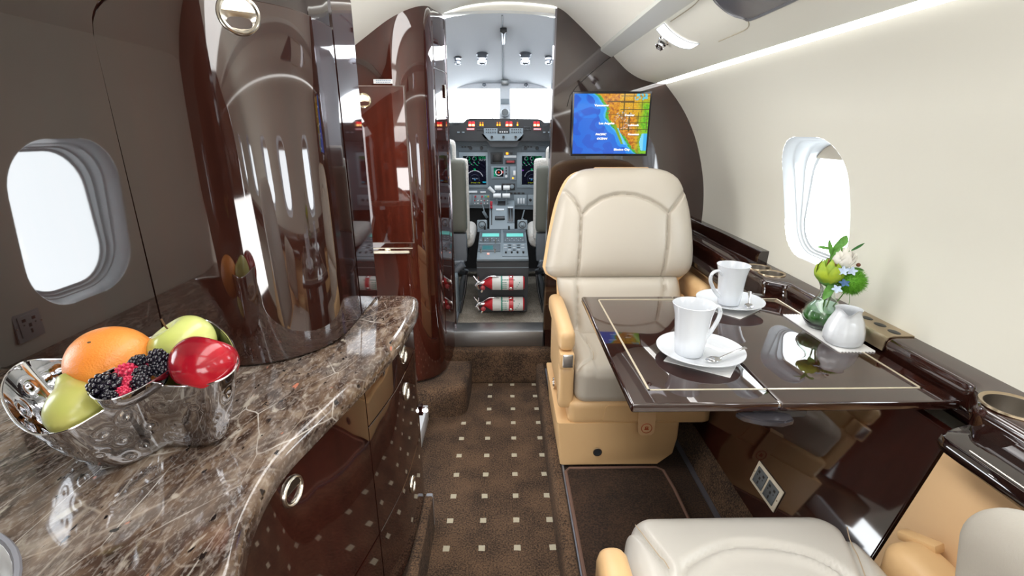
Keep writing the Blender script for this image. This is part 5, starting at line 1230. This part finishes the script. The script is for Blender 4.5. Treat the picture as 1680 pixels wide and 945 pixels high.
for k in range(10):
    gsq(798+3.6*(k % 5), 212.5+4.5*(k//5), .006, .006, DGREY, 'key', Y=2.894); gsq(840+3.6*(k % 5), 212.5+4.5*(k//5), .006, .006, DGREY, 'key', Y=2.894)
for k in range(4): gsq(820.5+3.8*k, 216.5, .008, .006, mat('key_white', '#d8dadc', .5) if 'key_white' not in MATS else MATS['key_white'], 'key', Y=2.894)
for k in range(16): gsq(784+2.9*(k % 4)+(0 if k < 8 else 77), 208.5+4*((k//4) % 2), .008, .010, DGREY, 'annunciator', Y=2.8965)
for px in (752, 760, 893, 901): gsq(px, 217, .014, .007, PANELL, 'label', Y=2.896)
tr = [(793, 219.5), (859, 219.5), (850, 229), (848, 231), (804, 231), (801, 229)]
b = MB(); b.prism([at(x, y, Y=2.885) for x, y in tr], (0, .03, 0)); b.build('autopilot_panel', PANELL, gs, smooth=False)
tr = [(797, 231), (856, 231), (862, 222), (856, 233), (848, 240), (806, 240), (800, 236)]
b = MB(); b.prism([at(x, y, Y=2.90) for x, y in [(790, 220), (800, 233), (806, 241), (848, 241), (852, 233), (862, 220)]], (0, .04, 0)); b.build('panel_skirt', DGREY, gs, smooth=False)
def knob(par, c, r, m=BLACK, L=.012, nrm=(0, -1, 0), name='knob'):
    n_ = Vector(nrm).normalized(); a = n_.orthogonal().normalized(); M = frame_M(c, a, n_.cross(a)); b = MB(); b.lathe([(r, -.002), (r*.95, L*.8), (r*.8, L), (.0005, L)], M=M, seg=14, cap0=False); return b.build(name, m, par, angle=40)
for px in (807, 826, 846): knob(gs, at(px, 224.5, Y=2.885), .007)
# instrument panel
ip = thing('instrument_panel', 'grey cockpit instrument panel with two large dark displays', 'panel', (-.01, 2.97, .70))
IY = 2.955
b = MB(); b.prism([at(x, y, Y=IY) for x, y in ((735, 228), (915, 228), (915, 345), (735, 340))], (0, .03, 0)); b.build('panel_board', PANEL, ip, smooth=False)
def disp(px0, py0, px1, py1, fn, W, Hh, name='display', es=1.0, par=None, Y=IY-.004):
    p0 = at(px0, py1, Y=Y); p1 = at(px1, py0, Y=Y); return img_mesh(name, W, Hh, fn, p0, (1, 0, 0), (0, 0, 1), p1.x-p0.x, p1.z-p0.z, par or ip, es)
def efis(u, v):
    t = 1-v; bgc = lin('#1b1b2a'); x = u; g = lin('#20c878'); wh = lin('#c8ccd8'); cy = lin('#30c0e0')
    if t < .17:
        for cx in (.22, .5):
            d = math.hypot((x-cx)*1.0, (t-.085)*1.45)
            if .07 < d < .095: return g if x > cx else wh
        if x > .68 and (int(x*30)+int(t*40)) % 3 == 0: return g if t < .10 else wh
        return lin('#101a1c')
    if .20 < t < .33 and (int(x*26)*7+int(t*34)*3) % 5 == 0 and x < .7: return g if int(x*26) % 3 else wh
    d = math.hypot(x-.5, (t-.80)*1.25)
    if abs(d-.37) < .014 and t < .72: return wh
    if abs(d-.20) < .010: return lin('#4a4e60')
    if d > .36 and abs(x-.5) < .04 and .44 < t < .50: return g
    if abs(t-.785) < .018 and abs(x-.5) < .14: return lin('#c8d8f0') if int(x*60) % 2 else bgc
    if math.hypot(x-.5, (t-.83)*1.3) < .035: return lin('#50b0f0')
    if abs(t-.93) < .014 and .3 < x < .72: return lin('#b8c020') if int(x*50) % 3 else bgc
    if x > .85 and .88 < t < .94: return cy
    if x < .08 and .47 < t < .52: return lin('#9a50c0')
    return bgc
def bez(x0, y0, x1, y1, m=PANELL, Y=IY-.001, th=.006, par=None, name='bezel'):
    a = at(x0, y1, Y=Y); c = at(x1, y0, Y=Y); return B(name, m, par or ip, (a+c)/2, (c.x-a.x, th, c.z-a.z), bev=.0015)
bez(755, 250, 800, 308); disp(761, 256, 797, 303, efis, 44, 60); bez(848, 250, 894, 308); disp(856, 256, 889, 303, efis, 44, 60)
# centre cluster
bez(805, 250, 825, 269, DGREY); bez(808, 253, 823, 266, BLACK, Y=IY-.004, name='dark_screen')
bez(827, 255, 847, 259, mat('label_white', '#d0d4d8', .5), name='label_strip'); bez(829, 262, 846, 269, PANELD, name='digital_readout'); bez(831, 263.5, 844, 267, mat('red_readout', '#7a2c30', .4, emit='#802828', es=.5), Y=IY-.004, name='readout_digits')
bez(830, 250, 834, 253.5, AMB, name='warning_light'); bez(837, 250, 841, 253.5, DGREY, name='warning_light')
bez(806, 273, 834, 293, PANELL)
def adi(u, v):
    t = 1-v; d = math.hypot(u-.52, (t-.52))
    if .27 < d < .36: return lin('#e8ecef')
    if d < .1: return lin('#e05030')
    if d > .3 and u < .3 and int(t*12) % 2: return lin('#20c090')
    if u > .75 and t < .25: return lin('#20b890')
    if u > .85 and .4 < t < .62: return lin('#e04030')
    return lin('#10141a')
disp(810, 275, 826, 290, adi, 26, 26)
for k in range(4): knob(ip, at(830.5, 275.5+4.6*k, Y=IY-.004), .0045 if k < 3 else .008, MATS['key_white'] if k == 3 else PANELD, .006)
bez(837, 273, 847, 296, PANELL, name='gear_panel'); bez(842, 280, 846, 288, MATS['key_white'], Y=IY-.006, name='gear_lever'); bez(840, 291, 843, 293.5, AMB, Y=IY-.004, name='warning_light')
bez(823, 301, 845, 312, PANELD, name='gauge_frame'); knob(ip, at(840, 306, Y=IY-.004), .013, PANELL, .003, name='gauge'); knob(ip, at(829, 306, Y=IY-.004), .010, PANELL, .003, name='gauge')
for x0, x1 in ((752, 799), (855, 897)):
    bez(x0, 238.5, x1, 248, PANEL, Y=IY-.002, name='radio_panel')
    for q in range(2): knob(ip, at(x0+20+18*q if x0 < 800 else x0+7+19*q, 243, Y=IY-.005), .010, PANELD, .010)
    for q in range(3): bez(x0+5+5*q, 240, x0+8+5*q, 242, BLACK, Y=IY-.004, name='switch')
bez(763, 313, 783, 316.5, mat('lbl', '#cfd6dc', .5), name='label_strip'); bez(788, 314, 797, 316.5, MATS['lbl'], name='label_strip')
for k in range(4): bez(836+6.5*k, 315.5, 841+6.5*k, 318.5, PANELD, name='switch')
# lower row: switch panels
bez(757, 319.5, 774, 337, PANELL, name='switch_panel'); bez(775, 319.5, 803, 337, PANELL, name='switch_panel'); bez(843, 319.5, 864, 337, PANELL, name='switch_panel'); bez(866, 319.5, 897, 337, PANELL, name='switch_panel')
cols = [REDL, REDL, mat('green_cap', '#2aa880', .4), mat('yellow_cap', '#c0a830', .4)]
CRED = mat('red_cap', '#b02a3c', .4)
for k, (px, m) in enumerate(((780, CRED), (791, CRED), (797, MATS['green_cap']), (801, MATS['yellow_cap']))): knob(ip, at(px, 322.5, Y=IY-.005), .006, m, .010)
for r_ in range(2):
    for k in range(5): knob(ip, at(779+5.2*k, 329+4.5*r_, Y=IY-.005), .004, CRED if (k+r_) % 3 == 0 else MATS['key_white'], .008)
for k in range(3): bez(849+4.4*k, 325, 852+4.4*k, 334, MATS['lbl'], Y=IY-.004, name='tape_gauge')
for k in range(3): knob(ip, at(870+9*k, 328, Y=IY-.004), .009, PANELD, .005, name='gauge')
# black foot wells
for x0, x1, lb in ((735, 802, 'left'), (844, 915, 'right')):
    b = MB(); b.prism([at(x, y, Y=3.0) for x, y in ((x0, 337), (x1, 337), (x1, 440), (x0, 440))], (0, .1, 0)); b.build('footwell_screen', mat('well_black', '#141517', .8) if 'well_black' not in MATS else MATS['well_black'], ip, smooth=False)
for px, py, d_, lb in ((796, 352, 1, 'left rudder pedal lever in the dark footwell'), (855, 364, -1, 'right rudder pedal in the dark footwell')):
    t = thing('rudder_pedal', lb, 'pedal', at(px, py, Y=2.93)); p = at(px, py, Y=2.93); b = MB(); b.box(p, (.018, .01, .05), rot=(.2, .5*d_*-1, 0), bev=.003); b.build('pedal_plate', PANELL, t); b = MB(); b.tube([p, p+Vector((-.02*d_, .02, .07))], .004, 6); b.build('lever', PANELL, t)
# throttle quadrant
tq = thing('throttle_quadrant', 'grey throttle quadrant with white lever heads between the footwells', 'controls', (-.005, 2.86, .62))
cB = [(803, 375), (843, 375), (843, 336), (803, 336)]
b = MB(); lo = [at(803, 376, Y=2.74), at(844, 376, Y=2.74)]; hi = [at(803, 330, Y=2.92), at(844, 330, Y=2.92)]
for q in (lo, hi): pass
b.faces([lo[0], lo[1], hi[1], hi[0], lo[0]+Vector((0, .22, -.05)), lo[1]+Vector((0, .22, -.05)), hi[1]+Vector((0, .06, 0)), hi[0]+Vector((0, .06, 0))], [(0, 1, 2, 3), (4, 5, 6, 7), (0, 1, 5, 4), (1, 2, 6, 5), (2, 3, 7, 6), (3, 0, 4, 7)]); b.build('quadrant_body', PANELL, tq, smooth=False)
def tqp(px, py):  # on the sloping face
    n_ = (lo[1]-lo[0]).cross(hi[0]-lo[0]); return atp(px, py, lo[0], n_)
TQN = -((lo[1]-lo[0]).cross(hi[0]-lo[0]).normalized()); TQN = TQN if TQN.y < 0 else -TQN; TU = (hi[0]-lo[0]).normalized()
def tqbox(name, x0, y0, x1, y1, m, h=.004):
    a = tqp(x0, y1); c = tqp(x1, y0); M = frame_M((a+c)/2+TQN*h/2, (1, 0, 0), TU); b = MB(); b.box((0, 0, 0), (c.x-a.x, (c-a).dot(TU), h), bev=.001, M=M); return b.build(name, m, tq)
tqbox('side_slot', 805.5, 340, 807.5, 369, BLACK); tqbox('lever_gate', 832, 341, 843, 366, PANEL); tqbox('gate_slot', 834, 343, 837, 364, BLACK, .006); tqbox('gate_slot', 838.5, 343, 841, 364, BLACK, .006); tqbox('gate_cap', 833, 340.5, 842, 342.5, MATS['lbl'], .008)
tqbox('label_strip', 814, 343, 827, 346, MATS['lbl']); tqbox('flap_lever', 812, 357, 828, 361, DGREY, .014); tqbox('centre_slot', 816, 331, 829, 337, PANELD, .006)
LVW = mat('lever_white', '#d9dde0', .4)
for (px, py, w_) in ((817, 308, .038), (831, 308, .038), (815.5, 321, .044), (830.5, 321, .044)):
    c = at(px, py, Y=2.88); b = MB(); b.tube([c-Vector((w_/2, 0, 0)), c+Vector((w_/2, 0, 0))], .0135, 14); lv = b.build('lever_head', LVW, tq, angle=40); b = MB(); b.box(c+Vector((0, .02, -.03)), (.010, .012, .055), bev=.002); b.build('lever_stem', PANELL, lv)
c = at(806, 311, Y=2.88); b = MB(); b.tube([c+Vector((-.015, 0, .012)), c+Vector((.018, 0, -.018))], [.012, .009], 12); b.build('lever_head', LVW, tq)
c = at(806, 334, Y=2.86); b = MB(); b.softbox(c, (.015, .02, .028), .006, 4); b.softbox(c-Vector((0, 0, .022)), (.014, .018, .018), .006, 4); b.build('red_lever_knob', CRED, tq)
# pedestal
PC0, PC1 = .537, .614; PY0, PY1 = 2.362, 2.75
pd = thing('centre_pedestal', 'grey centre pedestal with radio controls between the two pilot seats', 'console', (-.012, 2.5, .246))
b = MB(); b.faces([Vector(p) for p in ((-.135, PY0, .25), (.115, PY0, .25), (.122, PY0, PC0-.012), (-.143, PY0, PC0-.012), (-.135, PY1, .25), (.115, PY1, .25), (.122, PY1, PC1-.012), (-.143, PY1, PC1-.012))], [(0, 1, 2, 3), (4, 5, 6, 7), (0, 1, 5, 4), (1, 2, 6, 5), (2, 3, 7, 6), (3, 0, 4, 7)])
bmesh.ops.bevel(b.bm, geom=b.bm.edges[:], offset=.005, segments=2, affect='EDGES'); b.build('pedestal_body', mat('pedestal_charcoal', '#3a3d40', .55), pd)
B('trim_line', PANELL, pd, (-.01, PY0-.001, PC0-.045), (.262, .003, .003))
EU = Vector((0, PY1-PY0, PC1-PC0)).normalized(); EN = Vector((1, 0, 0)).cross(EU)
def pp2(px, py): return atp(px, py, (0, PY0, PC0), EN)
def pbox(name, x0, y0, x1, y1, m, h=.004, base=0, par=None, bev=.001):
    """panel rectangle by its visible pixel corners on the pedestal plane"""
    a = pp2(x0, y1); c = pp2(x1, y0); M = frame_M((a+c)/2+EN*(base+h/2), (1, 0, 0), EU); b = MB(); b.box((0, 0, 0), (abs(c.x-a.x), abs((c-a).dot(EU)), h), bev=bev, M=M); return b.build(name, m, par or pd)
M = frame_M(Vector((-.01, (PY0+PY1)/2, (PC0+PC1)/2-.006)), (1, 0, 0), EU); b = MB(); b.box((0, 0, 0), (.262, (Vector((0, PY1, PC1))-Vector((0, PY0, PC0))).length+.004, .012), bev=.002, M=M); b.build('pedestal_top', PANELL, pd)
CDU = mat('teal_display', '#6fc9c0', .3, emit='#5fb8b0', es=.45)
for x0, x1 in ((786, 822), (826, 861)):
    u = pbox('radio_unit', x0, 382, x1, 398, PANEL, .004); pbox('display', x0+5, 384, x1-3, 389.5, CDU, .0015, .004, u)
    for r_ in range(2):
        for k in range(9):
            p = pp2(x0+3+k*3.6, 392.3+r_*3)+EN*.004; bb = MB(); bb.box(p, (.006, .006, .003)); bb.build('key', MATS['lbl'] if (k+r_) % 2 else PANELL, u, smooth=False)
u = pbox('radio_unit', 784, 401, 821, 413.5, PANEL, .004); pbox('display', 791, 404, 809, 411, mat('teal_dark_display', '#2c5e62', .3, emit='#2c6a70', es=.5), .0015, .004, u)
for px, py in ((789, 415), (812, 415), (793, 397), (813, 399), (804, 397)): knob(pd, pp2(px, py)+EN*.003, .0045, NICKEL, .02, EN)
u = pbox('switch_unit', 824, 401, 864, 421, PANELL, .004)
for r_ in range(3):
    for k in range(5 if r_ < 2 else 3): p = pp2(829+(7.2 if r_ < 2 else 7.5)*k+(0 if r_ < 2 else 7), 403.5+4*r_)+EN*.005; bb = MB(); bb.box(p, (.016, .008, .004), bev=.001); bb.build('key', PANELD if k % 2 else MATS['lbl'], u)
for k in range(4): p = pp2(830+9.5*k, 415.5)+EN*.006; bb = MB(); bb.softbox(p, (.010, .022, .010), .004, 3); bb.build('slider_knob', BLACK, u)
pbox('warning_lamp', 799, 415.5, 803, 418, mat('pink_lamp', '#e89a90', .4, emit='#f0a090', es=.8), .002, .001)
u = pbox('radio_unit', 783, 376, 822, 381, PANEL, .003); u = pbox('radio_unit', 825, 376, 862, 381, PANEL, .003)
for px in (795.5, 835): p = pp2(px, 377)+EN*.012; bb = MB(); bb.softbox(p, (.011, .012, .024), .004, 3); bb.build('selector_knob', BLACK, pd)
for px, lb in ((791, 'x'), (857, 'y')):
    c = at(px, 369, Y=2.755); Mx = frame_M(c, (1, 0, 0), Vector((0, .35, 1)).normalized()); b = MB(); b.box((0, 0, 0), (.058, .058, .014), bev=.006, M=Mx); hh = b.build('vent_housing', PANELL, pd)
    b = MB(); b.lathe([(.022, .007), (.021, .011), (.018, .010), (.016, .002), (.001, .001)], M=Mx, seg=24, cap0=False); b.build('vent_ring', DGREY, hh); b = MB(); b.sphere(c-Vector((0, .012, 0)), .010, 12, 8); b.build('vent_ball', PANELL, hh)
# fire extinguishers
EXR = mat('extinguisher_red', '#c22430', .3); EXL = mat('extinguisher_label', '#d9dad6', .5); EXG = mat('green_print', '#3f8a7a', .5)
def exting(z, label):
    Y = 2.318; x0, x1 = -.078, .098; r = .034; t = thing('fire_extinguisher', label, 'extinguisher', (.01, Y, z-r), 'fire extinguishers on the pedestal')
    Mx = frame_M((0, Y, z), (0, 1, 0), (0, 0, 1)); b = MB(); b.lathe([(.001, x0-.038), (.012, x0-.036), (.014, x0-.02), (.022, x0-.008), (r, x0+.012), (r, x1-.006), (r-.004, x1), (.001, x1)], M=Mx, seg=32); b.build('cylinder', EXR, t, angle=40)
    b = MB(); b.lathe([(r+.0006, x0+.016), (r+.0012, x0+.017), (r+.0012, x1-.008), (r+.0006, x1-.007)], M=Mx, seg=32, cap0=False, cap1=False); lab = b.build('label', EXL, t, angle=40)
    b = MB(); b.lathe([(r+.0015, x0+.058), (r+.002, x0+.058), (r+.002, x0+.066), (r+.0015, x0+.066)], M=Mx, seg=32, cap0=False, cap1=False); b.build('label_band', EXG, lab)
    b = MB(); b.lathe([(r+.0015, .020), (r+.003, .021), (r+.003, .042), (r+.0015, .043)], M=Mx, seg=32, cap0=False, cap1=False); b.build('strap', EXR, t)
    b = MB()
    for k in range(4): 
        for q in range(5):
            xx = -.012+q*.006 if q < 4 else .055+k*.006; a = math.radians(-90+(-20+k*13)); b.box((xx, Y+(r+.0016)*math.sin(a)*1.0*(1), z+(r+.0016)*math.cos(a)*0-.018+k*.010), (.004, .0012, .005)) if False else b.box((xx, Y-math.sqrt(max(1e-6, (r+.0016)**2-(-.018+k*.010)**2)), z-.018+k*.010), (.004, .0012, .0045))
    for q in range(6): xx = -.010+.011*q; b.box((xx, Y-math.sqrt((r+.0018)**2-.024**2), z+.024), (.008, .0012, .004)) 
    b.build('label_print', EXG, lab, smooth=False, kind='stuff')
    b = MB(); b.softbox((.031, Y-.030, z-.018), (.016, .012, .014), .004, 3); b.softbox((.031, Y-.012, z+.034), (.018, .012, .010), .004, 3); b.build('clasp', CHROME, t)
    g0 = Vector((x0-.038, Y-.002, z)); b = MB(); b.tube([g0+Vector((.012, 0, .002)), g0+Vector((-.018, -.004, .004)), g0+Vector((-.030, -.004, -.012))], [.011, .011, .009], 12)
    b.tube([g0+Vector((-.012, -.006, .006)), g0+Vector((.01, -.012, .022)), g0+Vector((.035, -.012, .038)), g0+Vector((.062, -.010, .040)), g0+Vector((.085, -.010, .034))], [.006, .0055, .006, .006, .004], 8, flat=.6)
    b.tube([g0+Vector((-.008, -.004, .0)), g0+Vector((-.028, -.004, .022)), g0+Vector((-.040, -.004, .040))], [.008, .0065, .004], 8); b.tube([g0+Vector((-.018, -.004, .01)), g0+Vector((-.017, -.006, .038))], .003, 6)
    b.tube([g0+Vector((-.024, -.004, -.01)), g0+Vector((-.014, -.006, -.030))], [.010, .007], 8); b.build('valve_handle', CHROME, t, angle=50)
    b = MB(); b.sphere(g0+Vector((.006, -.016, -.020)), .0125, 14, 10, (1, .6, 1)); b.build('gauge', mat('gauge_red', '#b84a50', .3) if 'gauge_red' not in MATS else MATS['gauge_red'], t); b = MB(); b.tube([g0+Vector((.004, -.008, -.03)), g0+Vector((-.002, -.012, -.044))], .005, 8); b.build('nozzle', CHROME, t)
exting(.4235, 'upper red and white fire extinguisher lying on the back of the pedestal'); exting(.312, 'lower red and white fire extinguisher lying on the back of the pedestal')
# pilot seats
SHEEP = mat('sheepskin', '#c9c7c2', .95, bump=(160, 1.0, .006)); OLIVE = mat('olive_grey_vinyl', '#5d6058', .55); MESH = mat('grey_mesh', '#6c7374', .8, bump=(500, .8, .002)); FRM = mat('seat_frame_grey', '#6a7178', .45, .4)
def pilot_seat(s, label, xi, zt):
    x1 = xi; x0 = xi+s*.34; cx = (x0+x1)/2; w_ = abs(x1-x0)
    t = thing('pilot_seat', label, 'seat', (cx, 2.5, .246), 'pilot seats in the cockpit')
    b = MB(); b.softbox((cx, 2.465, (zt+.655)/2), (w_, .055, zt-.655), .016, 8); b.build('backrest', OLIVE, t, angle=60)
    b = MB(); b.softbox((cx+s*.03, 2.47, zt+.02), (w_*.80, .05, .13), .045, 10); b.build('headrest', MESH, t, angle=80)
    b = MB(); b.softbox((cx+s*.028, 2.505, zt+.0), (w_*.88, .05, .19), .06, 12); b.softbox((cx-s*.008, 2.515, .81), (w_+.004, .05, .42), .02, 12); b.build('sheepskin_cover', SHEEP, t, angle=80)
    b = MB(); b.softbox((cx-s*.03, 2.68, .60), (w_+.0, .32, .10), .04, 12); b.build('seat_cushion', SHEEP, t, angle=80)
    b = MB(); b.softbox((cx, 2.47, .575), (w_*.98, .05, .15), .008, 4); b.build('lower_back_panel', FRM, t, angle=50)
    b = MB(); b.box((cx, 2.6, .49), (w_*.9, .34, .04), bev=.008); b.tube([(x1-s*-.0+s*.01, 2.44, .46), (x1+s*.03, 2.44, .40), (x1+s*.05, 2.5, .26)], .014, 8); b.tube([(x1+s*.02, 2.40, .50), (x1+s*.09, 2.40, .44)], .020, 10); b.tube([(x1+s*.09, 2.42, .45), (x1+s*.10, 2.42, .26)], .018, 8); b.build('seat_frame', FRM, t, angle=50)
    b = MB(); b.softbox((x1+s*.06, 2.36, .36), (.03, .10, .20), .012, 4); b.build('side_bracket', PANELL, t, angle=50)
    b = MB(); b.tube([(x1+s*.0, 2.34, .46), (x1+s*.01, 2.32, .38), (x1+s*.035, 2.30, .27)], .006, 8); b.tube([(x1+s*.03, 2.36, .47), (x1+s*.0, 2.34, .47)], .012, 8); b.build('adjust_lever', BLACK, t, angle=50)
    b = MB(); b.box((x1+s*.055, 2.40, .26), (.025, .46, .025), bev=.003); b.build('floor_rail', FRM, t)
    return t
pilot_seat(-1, 'left pilot seat with olive back and grey sheepskin, half hidden by the closet', -.192, 1.016)
pilot_seat(1, 'right pilot seat with olive back and grey sheepskin, half hidden by the bulkhead', .160, .985)
